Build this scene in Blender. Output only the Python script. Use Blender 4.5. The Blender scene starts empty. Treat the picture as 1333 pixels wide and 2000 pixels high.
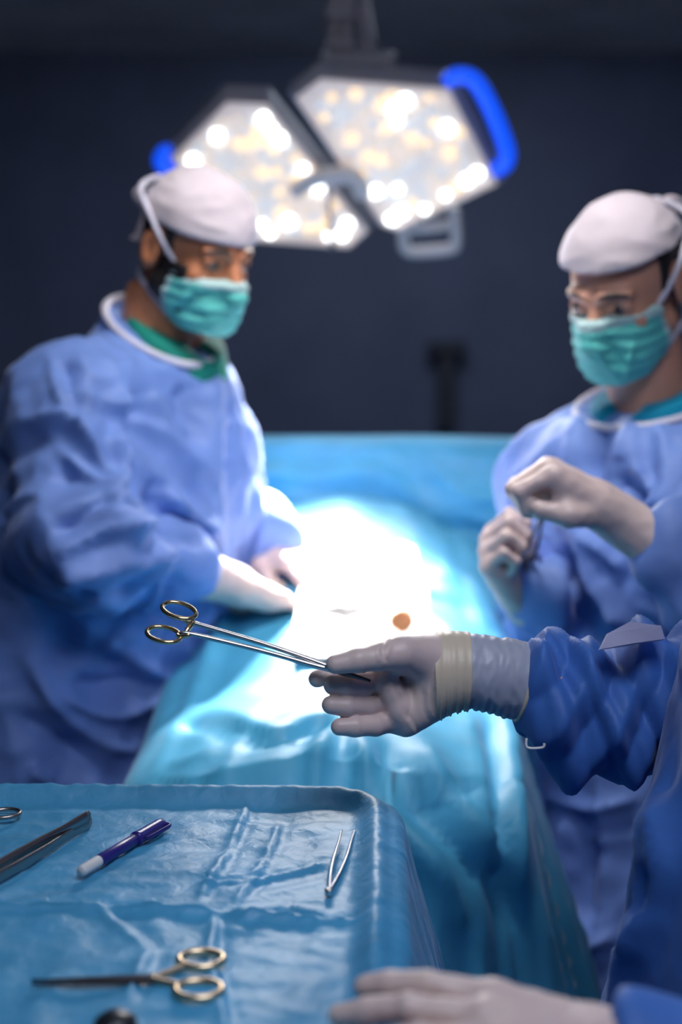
import bpy, math, random
import numpy as np
from mathutils import Vector, Matrix

random.seed(7)
scene = bpy.context.scene
COL = scene.collection
R = math.radians

# ------------------------------------------------------------------ camera
CAM_Z, PITCH, FPX = 1.55, R(8.0), 2000 * 50.0 / 36.0
cam_data = bpy.data.cameras.new('camera')
cam_data.sensor_fit = 'VERTICAL'
cam_data.sensor_height = 36.0
cam_data.lens = 50.0
cam_data.clip_start = 0.02
cam_data.dof.use_dof = True
cam_data.dof.focus_distance = 1.35
cam_data.dof.aperture_fstop = 2.2
cam = bpy.data.objects.new('camera', cam_data)
COL.objects.link(cam)
cam.location = (0, 0, CAM_Z)
cam.rotation_euler = (math.pi / 2 - PITCH, 0, 0)
scene.camera = cam

# ------------------------------------------------------------------ world, lights, exposure
world = bpy.data.worlds.new('world')
scene.world = world
world.use_nodes = True
bg = world.node_tree.nodes['Background']
bg.inputs[0].default_value = (0.22, 0.42, 1.0, 1)
bg.inputs[1].default_value = 0.05
scene.view_settings.view_transform = 'Standard'
scene.view_settings.look = 'None'
scene.view_settings.exposure = 0.0
scene.view_settings.gamma = 1.0
scene.view_settings.use_curve_mapping = False
scene.cycles.use_denoising = True
scene.cycles.sample_clamp_indirect = 8.0
scene.cycles.adaptive_threshold = 0.025
scene.cycles.max_bounces = 8


def aim(ob, target):
    d = Vector(target) - ob.location
    ob.rotation_euler = d.to_track_quat('-Z', 'Y').to_euler()


def area_light(name, loc, target, size, power, color, sy=None):
    l = bpy.data.lights.new(name, 'AREA')
    l.energy, l.color, l.size = power, color, size
    if sy:
        l.shape, l.size_y = 'RECTANGLE', sy
    o = bpy.data.objects.new(name, l)
    COL.objects.link(o)
    o.location = loc
    aim(o, target)
    return o


def spot_light(name, loc, target, power, color, angle, blend, radius):
    l = bpy.data.lights.new(name, 'SPOT')
    l.energy, l.color, l.spot_size, l.spot_blend, l.shadow_soft_size = power, color, R(angle), blend, radius
    o = bpy.data.objects.new(name, l)
    COL.objects.link(o)
    o.location = loc
    aim(o, target)
    return o


FIELD = (0.01, 2.12, 1.13)
# fill lights added overhead, out of view: tray and hand, then back wall
area_light('fill_light', (0.15, 0.55, 2.52), (-0.15, 1.0, 1.0), 0.9, 21.0, (0.80, 0.86, 1.0))
area_light('fill_light', (0.3, 4.1, 2.54), (0.3, 4.4, 0.0), 1.2, 34.0, (0.75, 0.84, 1.0))
# the second theatre lamp, above the top of the frame, aimed at the same field
spot_light('theatre_light', (0.10, 1.62, 2.42), (0.02, 2.22, 1.20), 62.0, (1.0, 0.95, 0.92), 80, 1.0, 0.16)

# ------------------------------------------------------------------ pixel helper: a photo pixel and a depth give a point of the room
def P(px, py, depth):
    dx = (px - 666.5) / FPX
    dv = (1000.0 - py) / FPX
    d = np.array([dx, math.cos(PITCH) + dv * math.sin(PITCH), -math.sin(PITCH) + dv * math.cos(PITCH)])
    t = depth / d[1]
    return np.array([0, 0, CAM_Z]) + d * t


def on_plane(px, py, p0, n):
    dx = (px - 666.5) / FPX
    dv = (1000.0 - py) / FPX
    d = np.array([dx, math.cos(PITCH) + dv * math.sin(PITCH), -math.sin(PITCH) + dv * math.cos(PITCH)])
    o = np.array([0, 0, CAM_Z])
    t = np.dot(np.asarray(p0) - o, n) / np.dot(d, n)
    return o + d * t


def on_table(px, py, z):
    return on_plane(px, py, (0, 0, z), np.array([0, 0, 1.0]))


# ------------------------------------------------------------------ mesh building helpers
ORIGIN = {}


def mesh_obj(name, verts, faces, mat, parent=None, smooth=True, base=True, slots=None, face_slot=None):
    v = np.asarray(verts, dtype=np.float64)
    if parent is None:
        org = np.array([(v[:, 0].min() + v[:, 0].max()) / 2, (v[:, 1].min() + v[:, 1].max()) / 2, v[:, 2].min()]) if base else np.zeros(3)
    else:
        org = ORIGIN[parent.name]
    me = bpy.data.meshes.new(name)
    if isinstance(faces, np.ndarray) and faces.ndim == 2:
        k = faces.shape[1]
        me.vertices.add(len(v))
        me.vertices.foreach_set('co', (v - org).astype(np.float32).ravel())
        me.loops.add(faces.size)
        me.loops.foreach_set('vertex_index', faces.astype(np.int32).ravel())
        me.polygons.add(len(faces))
        me.polygons.foreach_set('loop_start', np.arange(0, faces.size, k, dtype=np.int32))
        me.polygons.foreach_set('loop_total', np.full(len(faces), k, dtype=np.int32))
        me.update(calc_edges=True)
    else:
        me.from_pydata((v - org).tolist(), [], [list(map(int, f)) for f in faces])
        me.update()
    me.validate()
    if smooth:
        me.polygons.foreach_set('use_smooth', np.ones(len(me.polygons), dtype=bool))
    for m in ([mat] if slots is None else slots):
        me.materials.append(m)
    if face_slot is not None:
        me.polygons.foreach_set('material_index', np.asarray(face_slot, dtype=np.int32))
    o = bpy.data.objects.new(name, me)
    COL.objects.link(o)
    if parent is None:
        o.location = org
    else:
        o.parent = parent
    ORIGIN[o.name] = org
    return o


def empty(name, loc):
    o = bpy.data.objects.new(name, None)
    COL.objects.link(o)
    o.location = loc
    o.empty_display_size = 0.05
    ORIGIN[o.name] = np.array(loc, dtype=float)
    return o


def tag(o, label, cat=None, group=None, kind=None):
    o['label'] = label
    if cat:
        o['category'] = cat
    if group:
        o['group'] = group
    if kind:
        o['kind'] = kind
    return o


def unit(a):
    a = np.asarray(a, dtype=float)
    return a / max(1e-9, np.linalg.norm(a))


def join(*parts):
    V, F, n = [], [], 0
    for v, f in parts:
        V.append(np.asarray(v, dtype=float))
        F += [[int(i) + n for i in q] for q in f]
        n += len(v)
    return np.vstack(V), F


def box(lo, hi):
    x0, y0, z0 = lo
    x1, y1, z1 = hi
    v = [(x0, y0, z0), (x1, y0, z0), (x1, y1, z0), (x0, y1, z0), (x0, y0, z1), (x1, y0, z1), (x1, y1, z1), (x0, y1, z1)]
    f = [(0, 3, 2, 1), (4, 5, 6, 7), (0, 1, 5, 4), (1, 2, 6, 5), (2, 3, 7, 6), (3, 0, 4, 7)]
    return np.array(v, dtype=float), f


def rbox(c, half, rot=None, b=0.004):
    """bevelled box: centre, half sizes, 3x3 rotation, bevel"""
    hx, hy, hz = half
    b = min(b, hx * .9, hy * .9, hz * .9)
    V = []
    for z, s in ((-hz, b), (-hz + b, 0), (hz - b, 0), (hz, b)):
        x, y = hx - s, hy - s
        V += [(x, -y + b, z), (x, y - b, z), (x - b, y, z), (-x + b, y, z), (-x, y - b, z), (-x, -y + b, z), (-x + b, -y, z), (x - b, -y, z)]
    F = [tuple(range(7, -1, -1)), tuple(range(24, 32))]
    for k in range(3):
        for i in range(8):
            j = (i + 1) % 8
            F.append((k * 8 + i, k * 8 + j, k * 8 + 8 + j, k * 8 + 8 + i))
    V = np.array(V)
    if rot is not None:
        V = V @ np.asarray(rot).T
    return V + np.asarray(c), F


def tube(pts, rad, sides=10, closed=False, cap=True, flat=None):
    """swept tube through pts; rad scalar or list; flat=(axis, factor) squashes it along an axis"""
    p = np.asarray(pts, dtype=float)
    n = len(p)
    r = np.full(n, rad, dtype=float) if np.isscalar(rad) else np.asarray(rad, dtype=float)
    T = np.zeros_like(p)
    for i in range(n):
        a = p[(i - 1) % n] if (closed or i > 0) else p[i]
        c = p[(i + 1) % n] if (closed or i < n - 1) else p[i]
        T[i] = unit(c - a)
    ref = np.array([0, 0, 1.0]) if abs(T[0][2]) < 0.9 else np.array([1.0, 0, 0])
    N = unit(np.cross(T[0], ref))
    V = []
    for i in range(n):
        N = unit(N - T[i] * np.dot(N, T[i]))
        B = np.cross(T[i], N)
        for k in range(sides):
            a = 2 * math.pi * k / sides
            o = (math.cos(a) * N + math.sin(a) * B) * r[i]
            if flat is not None:
                ax = unit(flat[0])
                o = o - ax * np.dot(o, ax) * (1 - flat[1])
            V.append(p[i] + o)
    F = []
    m = n if closed else n - 1
    for i in range(m):
        i2 = (i + 1) % n
        for k in range(sides):
            k2 = (k + 1) % sides
            F.append((i * sides + k, i * sides + k2, i2 * sides + k2, i2 * sides + k))
    if cap and not closed:
        F.append(tuple(range(sides - 1, -1, -1)))
        F.append(tuple(range((n - 1) * sides, n * sides)))
    return np.array(V), F


def spline(ctrl, n=24, closed=False):
    c = np.asarray(ctrl, dtype=float)
    m = len(c)
    out = []
    segs = m if closed else m - 1
    per = max(2, n // segs)
    for i in range(segs):
        if closed:
            a, b, d, e = c[(i - 1) % m], c[i], c[(i + 1) % m], c[(i + 2) % m]
        else:
            a, b, d, e = c[max(i - 1, 0)], c[i], c[i + 1], c[min(i + 2, m - 1)]
        for k in range(per):
            t = k / per
            out.append(0.5 * ((2 * b) + (-a + d) * t + (2 * a - 5 * b + 4 * d - e) * t * t + (-a + 3 * b - 3 * d + e) * t ** 3))
    if not closed:
        out.append(c[-1])
    return np.array(out)


def loft(rings, cap=True):
    n, m = len(rings), len(rings[0])
    V = np.vstack(rings)
    F = []
    for i in range(n - 1):
        for k in range(m):
            k2 = (k + 1) % m
            F.append((i * m + k, i * m + k2, (i + 1) * m + k2, (i + 1) * m + k))
    if cap:
        F.append(tuple(range(m - 1, -1, -1)))
        F.append(tuple(range((n - 1) * m, n * m)))
    return V, F


def lathe(base, axis, prof, sides=24):
    ax = unit(axis)
    ref = np.array([0, 0, 1.0]) if abs(ax[2]) < 0.9 else np.array([1.0, 0, 0])
    u = unit(np.cross(ax, ref))
    w = np.cross(ax, u)
    rings = []
    for r, t in prof:
        a = np.linspace(0, 2 * math.pi, sides, endpoint=False)
        rings.append(np.asarray(base) + ax * t + r * (np.cos(a)[:, None] * u + np.sin(a)[:, None] * w))
    return loft(rings)


# ------------------------------------------------------------------ noise
_rng = np.random.default_rng(3)
_G = _rng.normal(size=(256, 3))
_G /= np.linalg.norm(_G, axis=1)[:, None]
_PM = _rng.permutation(256)


def perlin(p):
    p = np.asarray(p, dtype=np.float64)
    i = np.floor(p).astype(np.int64)
    f = p - i
    u = f * f * f * (f * (f * 6 - 15) + 10)
    out = np.zeros(len(p))
    for dx in (0, 1):
        wx = u[:, 0] if dx else 1 - u[:, 0]
        for dy in (0, 1):
            wy = u[:, 1] if dy else 1 - u[:, 1]
            for dz in (0, 1):
                wz = u[:, 2] if dz else 1 - u[:, 2]
                h = _PM[(i[:, 2] + dz + _PM[(i[:, 1] + dy + _PM[(i[:, 0] + dx) & 255]) & 255]) & 255]
                g = _G[h]
                out += wx * wy * wz * (g[:, 0] * (f[:, 0] - dx) + g[:, 1] * (f[:, 1] - dy) + g[:, 2] * (f[:, 2] - dz))
    return out


def ridge(p):
    return 1.0 - np.abs(perlin(p)) * 3.0


def tri(x):
    return np.abs((x % 1.0) * 2 - 1) * 2 - 1


# ------------------------------------------------------------------ signed distance shapes and their surface
def rc(p, a, b, ra, rb):
    """round cone between a and b"""
    a = np.asarray(a, dtype=np.float32)
    b = np.asarray(b, dtype=np.float32)
    ba = b - a
    l2 = float(ba @ ba) + 1e-12
    t = np.clip(((p - a) @ ba) / l2, 0, 1)
    q = p - a - t[..., None] * ba
    return np.sqrt((q * q).sum(-1)) - (ra + (rb - ra) * t)


def ell(p, c, r):
    q = (p - np.asarray(c, dtype=np.float32)) / np.asarray(r, dtype=np.float32)
    k = np.sqrt((q * q).sum(-1))
    return (k - 1.0) * min(r)


def smin(a, b, k):
    h = np.clip(0.5 + 0.5 * (b - a) / k, 0, 1)
    return b + (a - b) * h - k * h * (1 - h)


def smax(a, b, k):
    return -smin(-a, -b, k)


def grid(lo, hi, h):
    n = [int(math.ceil((hi[i] - lo[i]) / h)) + 1 for i in range(3)]
    ax = [np.float32(lo[i]) + np.arange(n[i], dtype=np.float32) * np.float32(h) for i in range(3)]
    return np.stack(np.meshgrid(*ax, indexing='ij'), -1)


def nets(f, lo, hi, h):
    """surface nets of f(points) = 0"""
    G = grid(lo, hi, h)
    F = f(G)
    for s in (0, -1):
        F[s] = np.maximum(F[s], 1e-3)
        F[:, s] = np.maximum(F[:, s], 1e-3)
        F[:, :, s] = np.maximum(F[:, :, s], 1e-3)
    ins = F < 0
    nx, ny, nz = F.shape
    cnt = np.zeros((nx - 1, ny - 1, nz - 1), dtype=np.int8)
    for a in (0, 1):
        for b in (0, 1):
            for c in (0, 1):
                cnt += ins[a:nx - 1 + a, b:ny - 1 + b, c:nz - 1 + c]
    I, J, K = np.nonzero((cnt > 0) & (cnt < 8))
    idx = np.full(cnt.shape, -1, dtype=np.int64)
    idx[I, J, K] = np.arange(len(I))
    pos = np.zeros((len(I), 3))
    w = np.zeros(len(I))
    corners = [(a, b, c) for a in (0, 1) for b in (0, 1) for c in (0, 1)]
    for ca in corners:
        for d in range(3):
            if ca[d]:
                continue
            cb = list(ca)
            cb[d] = 1
            fa = F[I + ca[0], J + ca[1], K + ca[2]].astype(np.float64)
            fb = F[I + cb[0], J + cb[1], K + cb[2]].astype(np.float64)
            m = (fa < 0) != (fb < 0)
            t = np.where(m, fa / np.where(m, fa - fb, 1), 0)
            for e in range(3):
                pos[:, e] += np.where(m, ca[e] + (t if e == d else 0), 0)
            w += m
    pos = (pos / w[:, None] + np.stack([I, J, K], 1)) * h + np.asarray(lo)
    quads = []
    A = ins
    for d in range(3):
        s0 = [slice(1, -1)] * 3
        s1 = [slice(1, -1)] * 3
        s0[d] = slice(0, -1)
        s1[d] = slice(1, None)
        a, b = A[tuple(s0)], A[tuple(s1)]
        off = [1, 1, 1]
        off[d] = 0
        E = np.array(np.nonzero(a != b)).T
        if not len(E):
            continue
        flip = a[E[:, 0], E[:, 1], E[:, 2]]
        g = E + np.array(off)
        e1, e2 = [(1, 2), (2, 0), (0, 1)][d]
        def at(o1, o2):
            q = g.copy()
            q[:, e1] += o1
            q[:, e2] += o2
            return idx[q[:, 0], q[:, 1], q[:, 2]]
        Q = np.stack([at(-1, -1), at(0, -1), at(0, 0), at(-1, 0)], 1)
        Q[~flip] = Q[~flip][:, ::-1]
        quads.append(Q)
    Q = np.vstack(quads)
    Q = Q[(Q >= 0).all(1)]
    return pos, Q


def normals(V, Q):
    n = np.cross(V[Q[:, 2]] - V[Q[:, 0]], V[Q[:, 3]] - V[Q[:, 1]])
    N = np.zeros_like(V)
    for k in range(4):
        np.add.at(N, Q[:, k], n)
    return N / np.maximum(np.linalg.norm(N, axis=1), 1e-12)[:, None]


def rot(yaw=0, pitch=0, roll=0):
    return np.array((Matrix.Rotation(R(yaw), 3, 'Z') @ Matrix.Rotation(R(pitch), 3, 'X') @ Matrix.Rotation(R(roll), 3, 'Y')))


# ------------------------------------------------------------------ materials
def new_mat(name):
    m = bpy.data.materials.new(name)
    m.use_nodes = True
    nt = m.node_tree
    return m, nt, nt.nodes['Principled BSDF']


def plain(name, col, rough=0.5, metal=0.0, emit=None, estr=0.0, noise=0.0, nscale=30.0, bump=0.0, bscale=200.0, coat=0.0, sss=0.0, spec=0.5, sheen=0.0, warm=None):
    m, nt, b = new_mat(name)
    b.inputs['Base Color'].default_value = (*col, 1)
    b.inputs['Roughness'].default_value = rough
    b.inputs['Metallic'].default_value = metal
    b.inputs['Specular IOR Level'].default_value = spec
    b.inputs['Coat Weight'].default_value = coat
    if sheen:
        b.inputs['Sheen Weight'].default_value = sheen
        b.inputs['Sheen Roughness'].default_value = 0.4
    if sss:
        b.inputs['Subsurface Weight'].default_value = sss
        b.inputs['Subsurface Radius'].default_value = (0.01, 0.004, 0.002)
        b.inputs['Subsurface Scale'].default_value = 0.6
    if emit:
        b.inputs['Emission Color'].default_value = (*emit, 1)
        b.inputs['Emission Strength'].default_value = estr
    tc = nt.nodes.new('ShaderNodeTexCoord')
    if noise:
        n = nt.nodes.new('ShaderNodeTexNoise')
        n.inputs['Scale'].default_value = nscale
        n.inputs['Detail'].default_value = 5
        nt.links.new(tc.outputs['Object'], n.inputs['Vector'])
        r = nt.nodes.new('ShaderNodeValToRGB')
        lo = [max(0, c * (1 - noise)) for c in col]
        hi = [min(1, c * (1 + noise)) for c in (warm or col)]
        r.color_ramp.elements[0].position, r.color_ramp.elements[1].position = 0.3, 0.7
        r.color_ramp.elements[0].color = (*lo, 1)
        r.color_ramp.elements[1].color = (*hi, 1)
        nt.links.new(n.outputs['Fac'], r.inputs['Fac'])
        nt.links.new(r.outputs['Color'], b.inputs['Base Color'])
    if bump:
        n2 = nt.nodes.new('ShaderNodeTexNoise')
        n2.inputs['Scale'].default_value = bscale
        n2.inputs['Detail'].default_value = 4
        nt.links.new(tc.outputs['Object'], n2.inputs['Vector'])
        bp = nt.nodes.new('ShaderNodeBump')
        bp.inputs['Strength'].default_value = bump
        bp.inputs['Distance'].default_value = 0.002
        nt.links.new(n2.outputs['Fac'], bp.inputs['Height'])
        nt.links.new(bp.outputs['Normal'], b.inputs['Normal'])
    return m


def cloth(name, col, rough=0.6, sheen=0.3, trans=0.12, dots=False, bump=0.25, bscale=60.0, spec=0.4, noise=0.12):
    """thin non-woven sheet: soft gloss, a little light through it, embossed dots up close"""
    m, nt, b = new_mat(name)
    N, L = nt.nodes, nt.links
    tc = N.new('ShaderNodeTexCoord')
    n = N.new('ShaderNodeTexNoise')
    n.inputs['Scale'].default_value = 14
    n.inputs['Detail'].default_value = 6
    L.new(tc.outputs['Object'], n.inputs['Vector'])
    r = N.new('ShaderNodeValToRGB')
    r.color_ramp.elements[0].position, r.color_ramp.elements[1].position = 0.3, 0.7
    r.color_ramp.elements[0].color = (*[c * (1 - noise) for c in col], 1)
    r.color_ramp.elements[1].color = (*[min(1, c * (1 + noise)) for c in col], 1)
    L.new(n.outputs['Fac'], r.inputs['Fac'])
    L.new(r.outputs['Color'], b.inputs['Base Color'])
    b.inputs['Roughness'].default_value = rough
    b.inputs['Specular IOR Level'].default_value = spec
    b.inputs['Sheen Weight'].default_value = sheen
    b.inputs['Sheen Roughness'].default_value = 0.35
    b.inputs['Sheen Tint'].default_value = (0.75, 0.8, 1.0, 1)
    n2 = N.new('ShaderNodeTexNoise')
    n2.inputs['Scale'].default_value = bscale
    n2.inputs['Detail'].default_value = 7
    n2.inputs['Distortion'].default_value = 0.6
    L.new(tc.outputs['Object'], n2.inputs['Vector'])
    bp = N.new('ShaderNodeBump')
    bp.inputs['Strength'].default_value = bump
    bp.inputs['Distance'].default_value = 0.004
    L.new(n2.outputs['Fac'], bp.inputs['Height'])
    nrm = bp
    if dots:
        vo = N.new('ShaderNodeTexVoronoi')
        vo.inputs['Scale'].default_value = 650
        vo.inputs['Randomness'].default_value = 0.15
        L.new(tc.outputs['Object'], vo.inputs['Vector'])
        bp2 = N.new('ShaderNodeBump')
        bp2.inputs['Strength'].default_value = 0.22
        bp2.inputs['Distance'].default_value = 0.0006
        L.new(vo.outputs['Distance'], bp2.inputs['Height'])
        L.new(bp.outputs['Normal'], bp2.inputs['Normal'])
        nrm = bp2
    L.new(nrm.outputs['Normal'], b.inputs['Normal'])
    if trans:
        t = N.new('ShaderNodeBsdfTranslucent')
        L.new(r.outputs['Color'], t.inputs['Color'])
        mx = N.new('ShaderNodeMixShader')
        mx.inputs[0].default_value = trans
        L.new(b.outputs[0], mx.inputs[1])
        L.new(t.outputs[0], mx.inputs[2])
        L.new(mx.outputs[0], N['Material Output'].inputs[0])
    return m


M = {
    'wall': plain('wall_paint', (0.088, 0.110, 0.19), 0.6, noise=0.15, nscale=3, bump=0.05),
    'ceiling': plain('ceiling_paint', (0.80, 0.76, 0.75), 0.8, noise=0.2, nscale=2),
    'floor': plain('vinyl_floor', (0.05, 0.07, 0.10), 0.3, noise=0.3, nscale=60),
    'gown': cloth('gown_fabric', (0.17, 0.29, 0.69), 0.55, 0.35, 0.14, bump=0.25, bscale=40),
    'gown_near': cloth('gown_fabric_near', (0.055, 0.17, 0.55), 0.55, 0.25, 0.14, dots=True, bump=0.22, bscale=45),
    'drape': cloth('drape_fabric', (0.075, 0.40, 0.64), 0.5, 0.2, 0.10, bump=0.3, bscale=30),
    'tray_drape': cloth('tray_cover_plastic', (0.065, 0.35, 0.62), 0.47, 0.15, 0.06, bump=0.34, bscale=75, spec=0.6),
    'lining': cloth('gown_lining', (0.42, 0.42, 0.62), 0.5, 0.3, 0.25),
    'mask_edge': cloth('mask_binding', (0.42, 0.62, 0.63), 0.7, 0.2, 0.1),
    'trim': cloth('white_trim', (0.68, 0.66, 0.78), 0.6, 0.2, 0.1),
    'cap': cloth('cap_fabric', (0.62, 0.55, 0.60), 0.75, 0.3, 0.08, bump=0.2),
    'mask': cloth('mask_fabric', (0.12, 0.60, 0.56), 0.7, 0.3, 0.15, bump=0.15),
    'scrub_green': cloth('scrub_green', (0.0, 0.20, 0.155), 0.8, 0.2, 0.0),
    'scrub_blue': cloth('scrub_blue', (0.0, 0.30, 0.48), 0.8, 0.2, 0.0),
    'glove': plain('latex_glove', (0.66, 0.51, 0.51), 0.42, noise=0.06, nscale=25, bump=0.12, bscale=140, sss=0.15, warm=(0.68, 0.54, 0.50)),
    'glove_band': plain('latex_band', (0.66, 0.55, 0.43), 0.42, noise=0.06, nscale=30, bump=0.15, bscale=120, sss=0.15),
    'glove_cuff': plain('latex_cuff', (0.40, 0.42, 0.52), 0.40, noise=0.08, nscale=18, bump=0.2, bscale=90, sss=0.1),
    'skin_tan': plain('tan_skin', (0.56, 0.215, 0.105), 0.48, noise=0.12, nscale=20, sss=0.2),
    'skin': plain('fair_skin', (0.60, 0.30, 0.21), 0.48, noise=0.10, nscale=20, sss=0.2),
    'hair': plain('dark_hair', (0.012, 0.009, 0.009), 0.55, noise=0.4, nscale=90, bump=0.6, bscale=300),
    'eye': plain('eye_white', (0.16, 0.13, 0.13), 0.15),
    'iris': plain('eye_dark', (0.01, 0.007, 0.006), 0.1),
    'steel': plain('surgical_steel', (0.62, 0.60, 0.60), 0.22, 1.0, bump=0.03, bscale=400),
    'steel_dark': plain('dark_steel', (0.10, 0.09, 0.10), 0.30, 1.0, bump=0.04, bscale=400),
    'steel_mid': plain('brushed_steel', (0.42, 0.36, 0.34), 0.30, 1.0, bump=0.05, bscale=500),
    'gold': plain('gold_plating', (0.83, 0.60, 0.33), 0.20, 1.0),
    'gold_dull': plain('worn_gold_plating', (0.80, 0.62, 0.42), 0.28, 1.0),
    'violet': plain('violet_plastic', (0.030, 0.020, 0.20), 0.28),
    'violet_print': plain('pale_print', (0.25, 0.25, 0.5), 0.4),
    'white_plastic': plain('white_plastic', (0.78, 0.76, 0.76), 0.35),
    'bracket': plain('bracket_paint', (0.026, 0.030, 0.046), 0.6),
    'black_plastic': plain('black_plastic', (0.012, 0.014, 0.02), 0.35),
    'lamp_body': plain('lamp_housing', (0.30, 0.28, 0.31), 0.5),
    'lamp_white': plain('lamp_white', (0.78, 0.72, 0.68), 0.4),
    'lamp_face': plain('lamp_face_lit', (0.8, 0.72, 0.66), 0.35, emit=(1.0, 0.80, 0.66), estr=0.26),
    'led_cool': plain('led_cool', (0.9, 0.9, 0.9), 0.2, emit=(0.93, 0.97, 1.0), estr=4.2),
    'led_warm': plain('led_warm', (0.9, 0.8, 0.6), 0.2, emit=(1.0, 0.70, 0.40), estr=1.05),
    'led_dim': plain('led_dim', (0.8, 0.75, 0.7), 0.2, emit=(1.0, 0.85, 0.72), estr=0.5),
    'led_grey': plain('led_grey', (0.7, 0.72, 0.75), 0.2, emit=(0.9, 0.95, 1.0), estr=0.42),
    'blue_light': plain('blue_lit_handle', (0.01, 0.07, 0.75), 0.3, emit=(0.006, 0.10, 1.0), estr=0.75),
    'chrome': plain('chrome', (0.6, 0.6, 0.63), 0.2, 1.0),
    'pole': plain('pole_reflection_grey', (0.62, 0.58, 0.58), 0.3, 0.35),  # pale grey painted in for bright reflections on the chrome poles
    'pad': plain('black_vinyl', (0.02, 0.02, 0.025), 0.5),
    'bounce_sheet': cloth('white_bounce_cloth', (0.80, 0.78, 0.76), 0.9, 0.3, 0.1, bump=0.5),
    'gauze': cloth('stained_gauze', (0.60, 0.26, 0.12), 0.9, 0.2, 0.1),
    'gauze_white': cloth('white_gauze', (0.8, 0.78, 0.74), 0.9, 0.2, 0.1),
    'trousers': cloth('scrub_trousers', (0.0, 0.12, 0.18), 0.8, 0.2, 0.0),
}

# ================================================================== the room
def struct(name, v, f, mat):
    o = mesh_obj(name, v, f, mat, smooth=False)
    o['kind'] = 'structure'
    return o


X0, X1, Y0, Y1, ZC = -3.2, 3.2, -2.2, 5.8, 2.56
struct('floor', *box((X0, Y0, -0.1), (X1, Y1, 0)), M['floor'])
struct('ceiling', *box((X0, Y0, ZC), (X1, Y1, ZC + 0.1)), M['ceiling'])
struct('wall_back', *box((X0, Y1, 0), (X1, Y1 + 0.1, ZC)), M['wall'])
struct('wall_left', *box((X0 - 0.1, Y0, 0), (X0, Y1, ZC)), M['wall'])
struct('wall_right', *box((X1, Y0, 0), (X1 + 0.1, Y1, ZC)), M['wall'])
struct('wall_front', *box((X0, Y0 - 0.1, 0), (X1, Y0, ZC)), M['wall'])

# dark bracket on the back wall
t = empty('wall_bracket', P(875, 830, 5.78))
a = P(875, 690, 5.72)
for nm, c, hf in (('rail', P(873, 678, 5.72), (0.075, 0.05, 0.025)), ('post', P(872, 760, 5.74), (0.034, 0.05, 0.165))):
    mesh_obj(nm, *rbox(c, hf, None, 0.008), M['bracket'], t, smooth=False)
tag(t, 'dark T-shaped bracket fixed to the back wall beyond the drape', 'bracket')

# round ceiling mount of the lamp arms
v, f = lathe((0.75, 3.55, ZC), (0, 0, -1), [(0.02, 0), (0.30, 0), (0.30, 0.03), (0.24, 0.09), (0.02, 0.09)], 40)
tag(mesh_obj('ceiling_mount', v, f, M['black_plastic'], smooth=False), 'dark round mount on the ceiling right of the lamp poles', 'ceiling mount')

# ================================================================== surgical lamp
def inset(poly, n, d):
    """offset a convex planar polygon inwards by d (negative = outwards)"""
    m = len(poly)
    c = poly.mean(0)
    lines = []
    for i in range(m):
        a, b = poly[i], poly[(i + 1) % m]
        e = unit(b - a)
        q = np.cross(n, e)
        if np.dot(q, c - a) < 0:
            q = -q
        lines.append((a + q * d, e))
    out = []
    for i in range(m):
        (p1, d1), (p2, d2) = lines[i - 1], lines[i]
        A = np.stack([d1, -d2], 1)
        s = np.linalg.lstsq(A, p2 - p1, rcond=None)[0]
        out.append(p1 + d1 * s[0])
    return np.array(out)


def inside(p, poly, n, margin):
    m = len(poly)
    c = poly.mean(0)
    for i in range(m):
        a, b = poly[i], poly[(i + 1) % m]
        q = unit(np.cross(n, b - a))
        if np.dot(q, c - a) < 0:
            q = -q
        if np.dot(q, p - a) < margin:
            return False
    return True


LENS = {}
for nm, rad in (('big', 0.0125), ('small', 0.0085)):
    v, f = lathe((0, 0, 0), (0, 0, 1), [(rad * 0.3, -0.004), (rad, -0.003), (rad, 0.002), (rad * .8, 0.006), (rad * .4, 0.0085), (0.0004, 0.009)], 14)
    for mk in ('led_cool', 'led_warm', 'led_dim', 'led_grey'):
        me = bpy.data.meshes.new('lens_' + nm + mk)
        me.from_pydata(v.tolist(), [], [list(map(int, q)) for q in f])
        me.polygons.foreach_set('use_smooth', np.ones(len(me.polygons), dtype=bool))
        me.materials.append(M[mk])
        LENS[nm, mk] = me


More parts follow.
